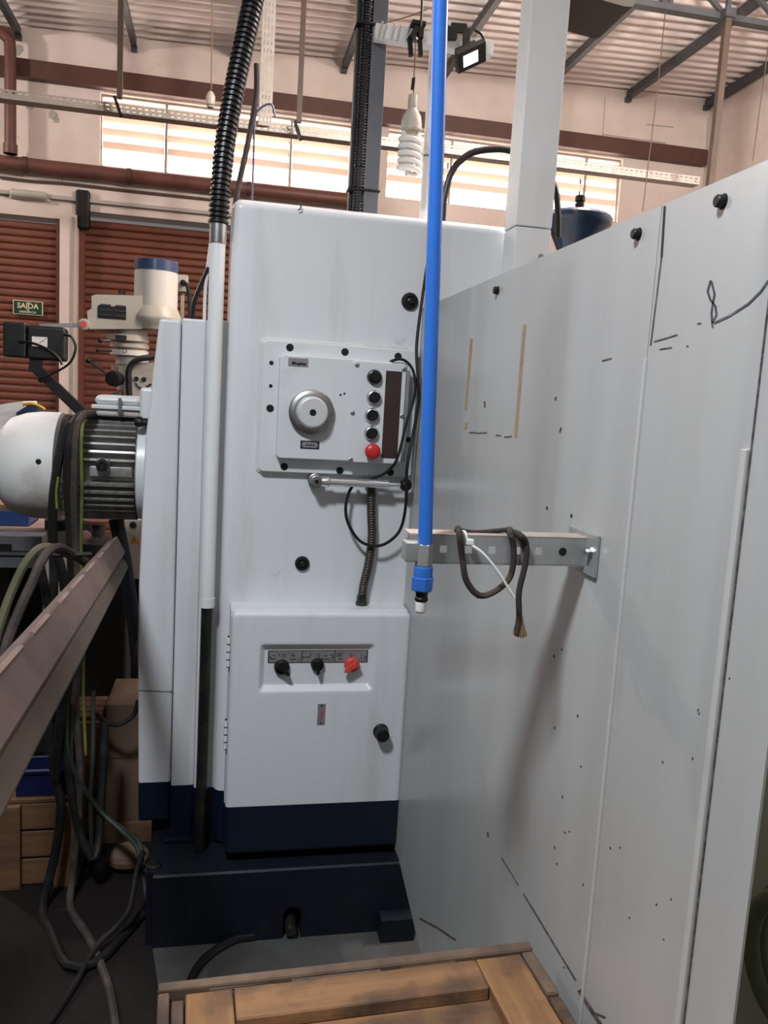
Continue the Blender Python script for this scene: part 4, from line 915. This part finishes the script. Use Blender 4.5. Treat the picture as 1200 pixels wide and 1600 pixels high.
for k in range(9):
    u0 = L_*.99-.19*k-random.uniform(0, .03); l_ = random.uniform(.09, .17)
    sweep([(-.0045, -.0018), (-.0005, .0012), (.0036, -.0012), (.001, -.004)], bs_+dd*(u0-l_), bs_+dd*u0).build('worn_edge', 'rust_light', bn, 0)
for u in (.04, .14):
    c = bs_+dd*u; MB().box(c.x-.02, c.x+.012, c.y-.02, c.y+.02, 0, c.z-.11).build('stand_leg', 'dark_machine', bn, 0)
mb_ = thing('added_machine_bed', (-.78, .95, 0), 'dark machine bed added to shade the lower left edge', 'machine')  # added bulk that blocks light and keeps the lower left dark
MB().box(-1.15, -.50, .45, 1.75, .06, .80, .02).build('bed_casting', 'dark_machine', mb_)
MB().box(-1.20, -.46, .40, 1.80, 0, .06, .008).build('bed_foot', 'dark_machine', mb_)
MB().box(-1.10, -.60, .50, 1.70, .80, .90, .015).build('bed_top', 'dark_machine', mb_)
# grey support and dusty hoses under the motor
xs_ = P(85, 850, 'Y', ymo).x
sp = thing('motor_support', (xs_, ymo+.07, 0), 'grey conical support column under the motor fan cover', 'support')
MB().lathe((xs_, ymo+.07, 0), (0, 0, 1), [(.62, .050), (.70, .048), (.9, .046), (zm-RM-.05, .038), (zm-RM-.01, .036)], 20).build('support_tube', 'mill_grey', sp)
MB().lathe((xs_, ymo+.07, 0), (0, 0, 1), [(0, .06), (.02, .06), (.03, .04), (.62, .04)], 20).build('support_foot', 'dark_machine', sp)
MB().lathe((xs_, ymo+.07, zm-RM-.045), (0, 0, 1), [(0, .042), (.03, .042)], 20).build('support_collar', 'dark_machine', sp)
def LP(px, py, y): return P(px, py, 'Y', y)
cabs = [
 ('motor_cable', 'rubber_cable', .013, 'left black cable draped over the motor beside its fan cover', [(112, 655, 2.6), (104, 655, 2.48), (98, 680, 2.43), (88, 740, 2.42), (82, 800, 2.43), (84, 900, 2.45), (82, 1000, 2.45), (85, 1100, 2.45), (84, 1200, 2.413), (95, 1260, 2.405), (85, 1340, 2.4), (66, 1420, 2.36), (78, 1490, 2.26), (105, 1530, 2.1), (150, 1530, 2.1), (190, 1480, 2.2), (222, 1440, 2.3)]),
 ('motor_cable', 'rubber_cable', .013, 'middle black cable draped over the motor fins', [(150, 648, 2.66), (130, 648, 2.52), (112, 665, 2.43), (106, 720, 2.42), (108, 800, 2.43), (112, 900, 2.46), (105, 1000, 2.5), (98, 1080, 2.5), (104, 1180, 2.42), (120, 1285, 2.413), (138, 1332, 2.405), (148, 1340, 2.405), (155, 1310, 2.44), (160, 1230, 2.48), (164, 1130, 2.52)]),
 ('motor_cable', 'dusty_cable', .011, 'dusty brown topped cable bent over the motor fins', [(155, 652, 2.64), (140, 646, 2.5), (122, 660, 2.42), (117, 720, 2.41), (116, 800, 2.42), (120, 880, 2.45), (124, 1000, 2.5), (118, 1100, 2.5), (125, 1200, 2.425), (122, 1290, 2.42), (112, 1380, 2.413), (110, 1460, 2.35), (140, 1510, 2.2), (170, 1560, 2), (185, 1640, 1.8)]),
 ('ground_wire', 'green_wire', .0046, 'thin yellow green earth wire hanging over the motor fins', [(134, 656, 2.47), (129, 664, 2.42), (127, 700, 2.4), (128, 760, 2.41), (127, 830, 2.43), (127, 900, 2.45), (131, 1000, 2.46), (130, 1080, 2.46), (134, 1180, 2.413)]),
 ('ground_wire', 'green_wire', .0038, 'short yellow wire lying against the fan cover edge', [(91, 745, 2.405), (88, 770, 2.405), (89, 795, 2.405)]),
 ('green_hose', 'dusty_green', .011, 'dusty green hose arching down at the left edge', [(110, 868, 2.2), (85, 857, 2.15), (62, 857, 2.12), (40, 880, 2.1), (20, 920, 2.08), (2, 970, 2.05), (-20, 1050, 2)]),
 ('dusty_hose', 'dusty_cable', .012, 'dusty grey hose arching beside the green hose', [(150, 890, 2.3), (120, 870, 2.22), (92, 856, 2.15), (70, 868, 2.1), (48, 915, 2.06), (28, 960, 2.03), (10, 1010, 2), (-15, 1110, 1.95)]),
 ('dusty_hose', 'rubber_cable', .007, 'thin grey rod crossing behind the hoses at left', [(-10, 866, 2.2), (60, 867, 2.2), (144, 866, 2.2)]),
 ('black_hose', 'rubber_cable', .013, 'black hose dropping from the hose arch behind the beam', [(88, 862, 2.3), (98, 900, 2.32), (105, 960, 2.35), (108, 1040, 2.38), (95, 1120, 2.4), (86, 1220, 2.4)]),
 ('black_hose', 'rubber_cable', .012, 'black hose hanging right of the grey support column', [(62, 880, 2.3), (72, 930, 2.32), (80, 1000, 2.35), (78, 1100, 2.38)]),
 ('black_strut', 'hose_black', .013, 'left of two black tubes slanting below the motor', [(176, 812, 2.62), (190, 880, 2.62), (203, 960, 2.62), (212, 1040, 2.62)]),
 ('black_strut', 'hose_black', .013, 'right of two black tubes slanting below the motor', [(186, 812, 2.6), (198, 870, 2.6), (207, 930, 2.6), (216, 1000, 2.6)]),
 ('green_cable', 'green_hose', .0075, 'greenish cable dropping past the crate to the machine base', [(112, 1100, 2.5), (112, 1190, 2.425), (130, 1230, 2.425), (165, 1275, 2.47), (195, 1297, 2.42), (215, 1312, 2.36), (222, 1330, 2.33)]),
 ('green_cable', 'green_hose', .0075, 'second greenish cable beside the first one by the crate', [(104, 1080, 2.46), (106, 1170, 2.415), (126, 1225, 2.415), (158, 1268, 2.44), (190, 1298, 2.4), (212, 1320, 2.35), (222, 1345, 2.31)]),
 ('green_cable', 'green_hose', .0065, 'thin dark green cable hanging straight before the pale board', [(146, 1080, 2.55), (145, 1180, 2.438), (142, 1250, 2.438), (143, 1330, 2.438)]),
 ('black_cable', 'rubber_cable', .008, 'black cable curving from the flank to the crates', [(216, 1095, 2.6), (208, 1118, 2.6), (185, 1132, 2.6), (165, 1128, 2.62), (150, 1115, 2.65)]),
 ('black_cable', 'rubber_cable', .008, 'black cable hanging from machine base corner to the floor', [(224, 1330, 2.3), (214, 1360, 2.28), (208, 1395, 2.24), (200, 1425, 2.2), (180, 1450, 2.18), (150, 1480, 2.14), (110, 1560, 2), (60, 1640, 1.85)]),
]
for nm, m_, r, lab, pts in cabs:
    q = [LP(*p) for p in pts]
    for v in q: v.z = max(v.z, r)
    MB().tube(q, r, 8).build(nm, m_, label=lab, cat='cable' if 'cable' in nm or 'wire' in nm else 'hose')
# crates, bin, cardboard behind the beam
def crate(name, x0, x1, y0, y1, z0, z1, nb, label, m_='wood_dark'):
    o = thing(name, ((x0+x1)/2, (y0+y1)/2, z0), label, 'crate'); hgt = (z1-z0)/nb
    for k in range(nb):
        za, zb = z0+k*hgt+.004, z0+(k+1)*hgt-.004
        MB().box(x0, x1, y0, y0+.018, za, zb, .002, 1).build('board', m_, o, 0)
        MB().box(x0, x1, y1-.018, y1, za, zb, .002, 1).build('board', m_, o, 0)
        MB().box(x0, x0+.018, y0+.02, y1-.02, za, zb, .002, 1).build('board', m_, o, 0)
        MB().box(x1-.018, x1, y0+.02, y1-.02, za, zb, .002, 1).build('board', m_, o, 0)
    for xx in (x0-.001, x1-.069):
        MB().box(xx, xx+.07, y0-.022, y0-.001, z0, z1, .002, 1).build('corner_post', m_, o, 0)
    nl_ = 4; wl_ = (y1-y0)/nl_
    for k in range(nl_): MB().box(x0, x1, y0+k*wl_+.002, y0+(k+1)*wl_-.002, z1-.002, z1+.012, .002, 1).build('lid_board', m_, o, 0)
    return o
ycr = 2.50
a, b = P(40, 1440, 'Y', ycr), P(118, 1252, 'Y', ycr)
crate('wooden_box', a.x-.08, b.x+.01, ycr, ycr+.13, .0, b.z, 3, 'low wooden crate on the floor behind the cables, carrying the blue bin')
a, b = P(92, 1195, 'Y', 2.80), P(158, 1125, 'Y', 2.80)
crate('wooden_box', a.x-.03, b.x, 2.80, 3.0, 0, b.z, 6, 'tall wooden crate beside the cardboard box behind the cables')
a, b = P(25, 1247, 'Y', 2.52), P(104, 1205, 'Y', 2.52)
zt_b = P(118, 1252, 'Y', ycr).z
bn_ = thing('blue_bin', ((a.x+b.x)/2, 2.56, zt_b-.0), 'dark blue plastic bin on the lower crate', 'bin')
bx0, bx1, bz0, bz1 = a.x, b.x, zt_b+.014, b.z+.01
for nm, bb in (('bin_wall', (bx0, bx1, 2.515, 2.522, bz0, bz1)), ('bin_wall', (bx0, bx1, 2.61, 2.617, bz0, bz1)), ('bin_wall', (bx0, bx0+.006, 2.522, 2.61, bz0, bz1)), ('bin_wall', (bx1-.006, bx1, 2.522, 2.61, bz0, bz1)), ('bin_floor', (bx0, bx1, 2.522, 2.61, bz0, bz0+.005)), ('bin_rim', (bx0-.006, bx1+.006, 2.508, 2.515, bz1-.012, bz1))):
    MB().box(*bb, .0015, 1).build(nm, 'bin_navy', bn_, 0)
ycb = 2.74
a, b = P(163, 1283, 'Y', ycb), P(228, 1100, 'Y', ycb)
cbx = thing('cardboard_box', ((a.x+b.x)/2, ycb+.15, 0), 'brown cardboard box standing left of the machine flank', 'box')
MB().box(a.x, b.x+.02, ycb, ycb+.26, a.z+.0, b.z, .004).build('carton', 'cardboard', cbx)
MB().box(a.x-.0, b.x+.02, ycb-.003, ycb, b.z-.19, b.z-.185).build('flap_edge', 'wood_dark', cbx, 0)
MB().box(a.x-.02, b.x+.03, ycb-.02, ycb+.28, .0, a.z-.001, .004).build('pallet_block', 'wood_dark', cbx)
c = P(200, 1345, 'Z', .03)
rk = MB().sphere((c.x, c.y, .045), .06, 1.15, .8, .75, 8)
rk.build('concrete_lump', 'cardboard', smooth=20, label='brownish concrete lump on the floor beside the machine base', cat='lump')
# electrical box with warning triangle
a, b = P(193, 905, 'Y', 3.25), P(225, 812, 'Y', 3.25)
eb = thing('switch_box', ((a.x+b.x)/2, 3.3, a.z-.3), 'pale switch box with yellow warning triangle behind the motor', 'box')
MB().box(a.x, b.x+.12, 3.25, 3.38, a.z, b.z, .006).build('box_body', 'white_box', eb)
MB().box(a.x+.03, b.x+.06, 3.28, 3.36, 0, a.z).build('box_pedestal', 'dark_machine', eb)
c = P(210, 845, 'Y', 3.248); r = SZ(c, 9)
MB().prism([c+Vector((math.sin(t)*r, 0, math.cos(t)*r)) for t in (0, 2.094, 4.189)], (0, -.0015, 0)).build('warning_triangle', 'yellow_sign', eb, 0)
MB().bar(c+Vector((0, -.002, .008)), c+Vector((0, -.002, -.004)), .003, .002).build('warning_mark', 'print_dark', eb, 0)
c = P(208, 820, 'Y', 3.25); MB().lathe((c.x, 3.25, c.z), (0, -1, 0), [(0, .014), (.012, .012)], 14).build('box_knob', 'dark_steel', eb)
# dark machine bulk behind, low
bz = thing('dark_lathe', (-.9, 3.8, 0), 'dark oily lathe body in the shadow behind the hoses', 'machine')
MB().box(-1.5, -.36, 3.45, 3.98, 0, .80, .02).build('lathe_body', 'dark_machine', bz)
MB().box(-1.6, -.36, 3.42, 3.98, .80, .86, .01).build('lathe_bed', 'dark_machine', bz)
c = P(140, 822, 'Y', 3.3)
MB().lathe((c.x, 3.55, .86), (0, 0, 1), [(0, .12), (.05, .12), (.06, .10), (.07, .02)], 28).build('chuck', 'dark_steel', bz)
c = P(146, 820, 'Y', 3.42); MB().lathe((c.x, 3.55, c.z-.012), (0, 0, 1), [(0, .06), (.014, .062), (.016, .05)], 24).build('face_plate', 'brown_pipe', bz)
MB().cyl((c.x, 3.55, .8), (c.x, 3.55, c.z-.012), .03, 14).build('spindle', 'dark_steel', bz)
for k, (px, py) in enumerate(((132, 840),)):
    c = P(px, py, 'Y', 3.4); MB().lathe((c.x, 3.44, c.z), (0, -1, .2), [(0, .022), (.03, .022), (.032, .016)], 12).build('jaw_bolt', 'brown_pipe', bz)
# bench with blue box and wooden board
ybn = 3.0
a, b = P(-40, 880, 'Y', ybn), P(66, 838, 'Y', ybn)
bn2 = thing('work_bench', (a.x, ybn+.2, 0), 'grey slotted machine table at the left edge below the blue box', 'table')
MB().box(a.x-.3, b.x+.0, ybn, ybn+.35, a.z+.045, b.z, .004).build('table_top', 'bench_grey', bn2)
MB().box(a.x-.3, b.x-.01, ybn+.03, ybn+.35, a.z-.02, a.z+.044).build('table_web', 'bench_grey', bn2, 0)
MB().box(a.x-.3, b.x-.18, ybn+.08, ybn+.30, 0, a.z-.02).build('table_stand', 'dark_machine', bn2, 0)
c = P(8, 856, 'Y', ybn); MB().box(c.x-.022, c.x+.022, ybn-.002, ybn+.004, c.z-.012, c.z+.014).build('slot_end', 'black', bn2, 0)
zb_ = b.z+.001
bd_ = MB().box(a.x-.2, P(100, 830, 'Y', ybn).x-.06, ybn+.10, ybn+.34, zb_, zb_+.012, .002).build('tan_board', 'bench_tan', label='tan dusty board lying on the grey machine table', cat='board')
a, b = P(-30, 836, 'Y', ybn+.14), P(47, 812, 'Y', ybn+.14)
tz = zb_+.014
b1_ = thing('blue_tray', ((a.x+b.x)/2, ybn+.2, tz), 'bright blue plastic tray on the tan board', 'tray')
for bb in ((a.x, b.x, ybn+.12, ybn+.126, tz, tz+.055), (a.x, b.x, ybn+.28, ybn+.286, tz, tz+.055), (b.x-.006, b.x, ybn+.126, ybn+.28, tz, tz+.055), (a.x, a.x+.006, ybn+.126, ybn+.28, tz, tz+.055)):
    MB().box(*bb, .0015, 1).build('tray_side', 'bin_blue', b1_, 0)
MB().box(a.x, b.x, ybn+.126, ybn+.28, tz, tz+.005).build('tray_bottom', 'bin_blue', b1_, 0)
MB().box(a.x+.01, b.x-.02, ybn+.14, ybn+.27, tz+.006, tz+.075, .004).build('wood_block', 'wood', label='light wooden block lying in the blue tray', cat='block')
# white machine with blue panel and yellow hose at the far left
yw = 4.2
a, b, c = P(-5, 690, 'Y', yw), P(10, 640, 'Y', yw), P(38, 636, 'Y', yw)
wm = thing('white_machine', (a.x, yw+.2, 0), 'small white machine hood with blue panel behind the motor', 'machine')
pl = [P(x, y, 'Y', yw) for x, y in ((-40, 640), (12, 630), (36, 627), (38, 640), (22, 660), (12, 690), (6, 730), (-40, 730))]
MB().prism(pl, (0, .3, 0)).build('hood', 'white_plastic', wm, 20)
MB().box(pl[0].x, pl[6].x, yw+.03, yw+.28, 0, pl[6].z).build('hood_pedestal', 'dark_machine', wm, 0)
pl = [P(x, y, 'Y', yw-.01) for x, y in ((25, 645), (42, 634), (58, 632), (58, 648), (28, 655))]
MB().prism(pl, (0, .1, 0)).build('blue_panel', 'blue_gloss', wm, 20)
MB().tube([P(36, 632, 'Y', yw-.03), P(48, 631, 'Y', yw-.03), P(60, 634, 'Y', yw-.03), P(70, 640, 'Y', yw-.03)], .008, 8).build('yellow_hose', 'yellow', wm)

# ------------------------------------------------------------------ milling head in the background
ym = 4.6
def Q(px, py, y=ym): return P(px, py, 'Y', y)
mill = thing('milling_machine', (Q(244, 500).x, ym+.2, 0), 'cream vertical milling machine head with blue topped motor', 'machine')
c = Q(244, 450); rm = SZ(c, 33); z1, z2, z3 = Q(244, 403, ym-rm).z, Q(244, 421, ym-rm).z, Q(244, 478, ym-rm).z
MB().lathe((c.x, ym, z3), (0, 0, 1), [(0, rm), (z2-z3, rm)], 40).build('spindle_motor', 'cream_white', mill)
MB().lathe((c.x, ym, z2), (0, 0, 1), [(0, rm*1.01), (z1-z2-.004, rm*1.01), (z1-z2, rm*.97)], 40).build('motor_cap', 'blue_gloss', mill)
zh0, zh1 = Q(244, 514, ym-rm).z, z3
MB().lathe((c.x, ym, zh0), (0, 0, 1), [(0, rm*1.02), (.03, rm*1.1), (.05, rm*1.2), (zh1-zh0-.05, rm*1.2), (zh1-zh0-.01, rm*1.05), (zh1-zh0, rm)], 40).build('belt_housing', 'cream', mill)
x0_, x1_ = Q(140, 490).x, Q(225, 490).x
poly = [Q(p, q_, ym-rm*.9) for p, q_ in ((143, 462), (150, 460), (222, 462), (222, 514), (140, 514), (137, 500), (136, 486), (143, 482))]
hd = MB().prism(poly, (0, rm*1.8, 0)).build('head_casting', 'cream', mill, 20)
a, b = Q(153, 477, ym-rm*.9), Q(197, 500, ym-rm*.9)
vt_ = MB().box(a.x, b.x, a.y-.004, a.y+.006, b.z, a.z, .003).build('vent_grille', 'black', mill)
for k in range(3):
    for h in range(2):
        MB().box(a.x+.012+h*.075, a.x+.065+h*.075, a.y-.008, a.y-.003, b.z+.014+k*.025, b.z+.022+k*.025).build('vent_slot', 'dark_steel', vt_, 0)
c2 = Q(131, 507, ym-rm); MB().lathe((c2.x, ym-rm+.02, c2.z), (0, -1, 0), [(0, SZ(c2, 9)), (.03, SZ(c2, 9)), (.035, SZ(c2, 6))], 24).build('round_knob', 'mill_grey', mill)
MB().lathe((c2.x, ym-rm-.016, c2.z), (0, -1, 0), [(0, SZ(c2, 5)), (.002, SZ(c2, 5))], 20).build('knob_badge', 'orange_red', mill)
MB().bar(Q(62, 509, ym-rm+.03), Q(126, 508, ym-rm+.03), .012, .02).build('draw_bar', 'steel_dull', mill, 0)
for (px0, px1, py0, py1, m_) in ((166, 233, 522, 536, 'cream'), (172, 233, 536, 546, 'cream'), (172, 232, 546, 558, 'cream_white'), (181, 232, 558, 572, 'cream'), (174, 196, 571, 579, 'mill_grey')):
    a, b = Q(px0, py0), Q(px1, py1); MB().lathe(((a.x+b.x)/2, ym, b.z), (0, 0, 1), [(0, (b.x-a.x)/2), (a.z-b.z, (b.x-a.x)/2)], 28).build('quill_ring', m_, mill)
a, b = Q(182, 514), Q(231, 612); MB().lathe(((a.x+b.x)/2, ym, b.z), (0, 0, 1), [(0, (b.x-a.x)*.46), (a.z-b.z, (b.x-a.x)*.46)], 28).build('quill_housing', 'cream', mill)
a, b = Q(180, 523, ym-.13), Q(197, 530, ym-.13); MB().box(a.x, b.x, ym-.135, ym-.11, b.z, a.z).build('speed_window', 'black', mill, 0)
c2 = Q(195, 549, ym-.11); text('D', 'housing_letter', 'print_dark', mill, (c2.x, ym-.122, c2.z), (1, 0, 0), (0, 0, 1), .035)
for p0, p1, r in (((172, 533), (157, 532), .012), ((175, 548), (153, 547), .012), ((178, 592), (138, 563), .016)):
    a, b = Q(*p0, ym-.12), Q(*p1, ym-.14); o = MB().cyl(a, b, .006, 8).build('lever', 'dark_steel', mill); MB().sphere(b, r).build('lever_ball', 'black', o, 60)
c2 = Q(183, 592, ym-.15); MB().lathe((c2.x, ym-.10, c2.z), (-.35, -1, 0), [(0, .035), (.03, .035), (.032, .042), (.07, .040), (.074, .03)], 12).build('black_handwheel', 'black', mill)
poly = [Q(p, q_, ym-.10) for p, q_ in ((193, 580), (203, 567), (245, 566), (262, 580), (262, 640), (205, 640), (193, 615))]
MB().prism(poly, (0, .25, 0)).build('ram_face', 'mill_grey', mill, 20)
MB().tube([Q(203, 640, ym-.12), Q(201, 600, ym-.12), Q(202, 575, ym-.12), Q(215, 562, ym-.12), Q(240, 558, ym-.1)], .016, 8).build('power_cable', 'hose_black', mill)
for px, py in ((213, 592), (225, 593)):
    c2 = Q(px, py, ym-.10); MB().lathe(c2, (0, -1, 0), [(0, .013), (.006, .012)], 12).build('face_bolt', 'black', mill)
MB().tube([Q(212, 598, ym-.102), Q(216, 604, ym-.102), Q(223, 607, ym-.102), Q(230, 604, ym-.102), Q(236, 600, ym-.102)], .0045, 6).build('arc_slot', 'black', mill)
a, b = Q(178, 612), Q(192, 640); MB().box(a.x, b.x, ym-.06, ym+.04, b.z-.1, a.z, .004).build('spindle', 'mill_grey', mill)
MB().box(Q(205, 640).x, Q(262, 640).x, ym+.0, ym+.6, 0, Q(205, 620).z, .02).build('mill_column', 'mill_grey', mill)
c2 = Q(188, 452); MB().cyl(Q(190, 460), Q(190, 455), .02, 10).build('oil_cap', 'dark_steel', mill)
# socket box with plug
ys = 5.0
a, b = P(277, 455, 'Y', ys), P(294, 430, 'Y', ys)
so = thing('socket_box', ((a.x+b.x)/2, ys, a.z), 'pale wall socket box with black plug beside the mill motor', 'socket')
MB().box(a.x, b.x, ys, ys+.06, a.z, b.z, .006).build('box_body', 'cream', so)
MB().box(a.x+.02, b.x-.02, ys+.02, ys+.05, 0, a.z).build('box_post', 'mill_grey', so, 0)
c2 = P(286, 442, 'Y', ys-.01); MB().lathe((c2.x, ys, c2.z), (0, -1, 0), [(0, .018), (.03, .016)], 12).build('plug', 'black', so)
MB().tube([P(286, 442, 'Y', ys-.03), P(292, 446, 'Y', ys-.05), P(296, 465, 'Y', ys-.05), P(297, 500, 'Y', ys-.05)], .012, 8).build('plug_cable', 'hose_black', so)
MB().tube([P(326, 418, 'Y', 2.7), P(312, 450, 'Y', 2.7), P(303, 475, 'Y', 2.7), Vector((P(300, 505, 'Y', 2.7).x, 2.7, 1.755))], .0075, 8).build('dark_cable', 'hose_black', label='dark cable bending down between socket box and conduit', cat='cable')
MB().tube([P(333, 350, 'Y', 2.7), P(328, 390, 'Y', 2.7), P(321, 450, 'Y', 2.7), P(319, 510, 'Y', 2.7)], .0055, 8).build('white_tube', 'white_plastic', label='thin white tube beside the upper conduit', cat='tube')
# digital readout on its arm
yd = 4.0
dr = thing('readout_display', P(60, 560, 'Y', yd), 'black digital readout box seen from behind on a bent arm', 'display')
a, b = P(8, 562, 'Y', yd), P(102, 508, 'Y', yd)
z0_, z1_ = P(55, 562, 'Y', yd).z, P(55, 508, 'Y', yd).z
MB().box(a.x+.09, b.x, yd, yd+.09, z0_, z1_, .014, 3).build('display_case', 'screen_black', dr)
MB().box(a.x-.01, a.x+.088, yd-.004, yd+.10, z0_+.004, z1_+.008, .01, 3).build('display_end', 'screen_black', dr)
c2 = P(62, 534, 'Y', yd); MB().box(c2.x-.033, c2.x+.033, yd-.0015, yd+.001, c2.z-.022, c2.z+.022).build('sticker', 'white_plastic', dr, 0)
MB().bar((c2.x+.03, yd-.0025, c2.z+.018), (c2.x+.0, yd-.0025, c2.z-.006), .0015, .002).build('sticker_line', 'print_dark', dr, 0)
c2 = P(35, 517, 'Y', yd); MB().box(c2.x-.012, c2.x+.012, yd-.002, yd+.001, c2.z-.012, c2.z+.012).build('red_switch', 'maroon', dr, 0)
q = [P(56, 566, 'Y', yd+.04), P(56, 578, 'Y', yd+.04)]
MB().bar(P(57, 560, 'Y', yd+.04), P(55, 582, 'Y', yd+.04), .05, .05, (0,1,0)).build('arm_socket', 'screen_black', dr, 0)
MB().bar(P(56, 575, 'Y', yd+.04), P(132, 648, 'Y', yd+.06), .045, .05, (0,1,0)).build('arm', 'screen_black', dr, 0)
a = P(134, 645, 'Y', yd+.06); MB().bar(a, (a.x, a.y, 0), .06, .06, (0,1,0)).build('arm_post', 'screen_black', dr, 0)
MB().tube([P(100, 523, 'Y', yd), P(112, 527, 'Y', yd-.02), P(118, 545, 'Y', yd-.02), P(108, 568, 'Y', yd-.02), P(80, 585, 'Y', yd-.02), P(62, 592, 'Y', yd-.02), P(64, 597, 'Y', yd)], .006, 6).build('display_cable', 'black', dr)
MB().tube([P(30, 534, 'Y', yd-.01), P(50, 536, 'Y', yd-.03), P(75, 546, 'Y', yd-.03), P(92, 560, 'Y', yd-.03), P(97, 570, 'Y', yd-.03)], .006, 6).build('display_cable', 'black', dr)
# exit sign on the shutter
ysg = YW+.02
a, b = P(20, 470, 'Y', ysg), P(67, 493, 'Y', ysg)
zs0, zs1 = P(43, 492, 'Y', ysg).z, P(43, 470, 'Y', ysg).z
sg = thing('exit_sign', ((a.x+b.x)/2, ysg, zs0), 'dark green SAÍDA exit sign on the left shutter', 'sign')
MB().box(a.x, b.x, ysg, ysg+.012, zs0, zs1, .002).build('sign_board', 'print_pale', sg, 0)
MB().box(a.x+.008, b.x-.008, ysg-.002, ysg+.002, zs0+.006, zs1-.006).build('sign_face', 'sign_green', sg, 0)
xm = (a.x+b.x)/2
hs = zs1-zs0
text('SAIDA', 'sign_text', 'print_pale', sg, (xm, ysg-.0035, zs0+hs*.62), (1,0,0), (0,0,1), hs*.52, bold=.02)
MB().bar((xm-.012, ysg-.0035, zs0+hs*.83), (xm+.012, ysg-.0035, zs0+hs*.885), .001, hs*.05).build('accent_mark', 'print_pale', sg, 0)
text('DE', 'sign_text', 'print_pale', sg, (xm, ysg-.0035, zs0+hs*.35), (1,0,0), (0,0,1), hs*.15, bold=.02)
text('EMERGÊNCIA', 'sign_text', 'print_pale', sg, (xm, ysg-.0035, zs0+hs*.19), (1,0,0), (0,0,1), hs*.19, bold=.02)

# ------------------------------------------------------------------ far right: green partition and coiled hose behind the panel
MB().box(.80, .83, .2, 1.6, 0, 1.6).build('green_partition', 'green_wall', smooth=0, label='olive green sheet standing behind the guard panel edge', cat='partition')
hc = P(1250, 1500, 'X', .64)
hz = thing('coiled_hose', (.64, hc.y, 0), 'olive coiled hose peeking in at the lower right edge', 'hose')
for k in range(3):
    R0 = .055+.010*k
    MB().tube([(.62+.02*k, hc.y+R0*math.cos(t), hc.z+R0*1.2*math.sin(t)) for t in [i*2*math.pi/24 for i in range(25)]], .010, 8).build('coil', 'dusty_green', hz, 60)
MB().cyl((.64, hc.y, 0), (.64, hc.y, hc.z-.10), .012, 10).build('coil_stand', 'dark_steel', hz)
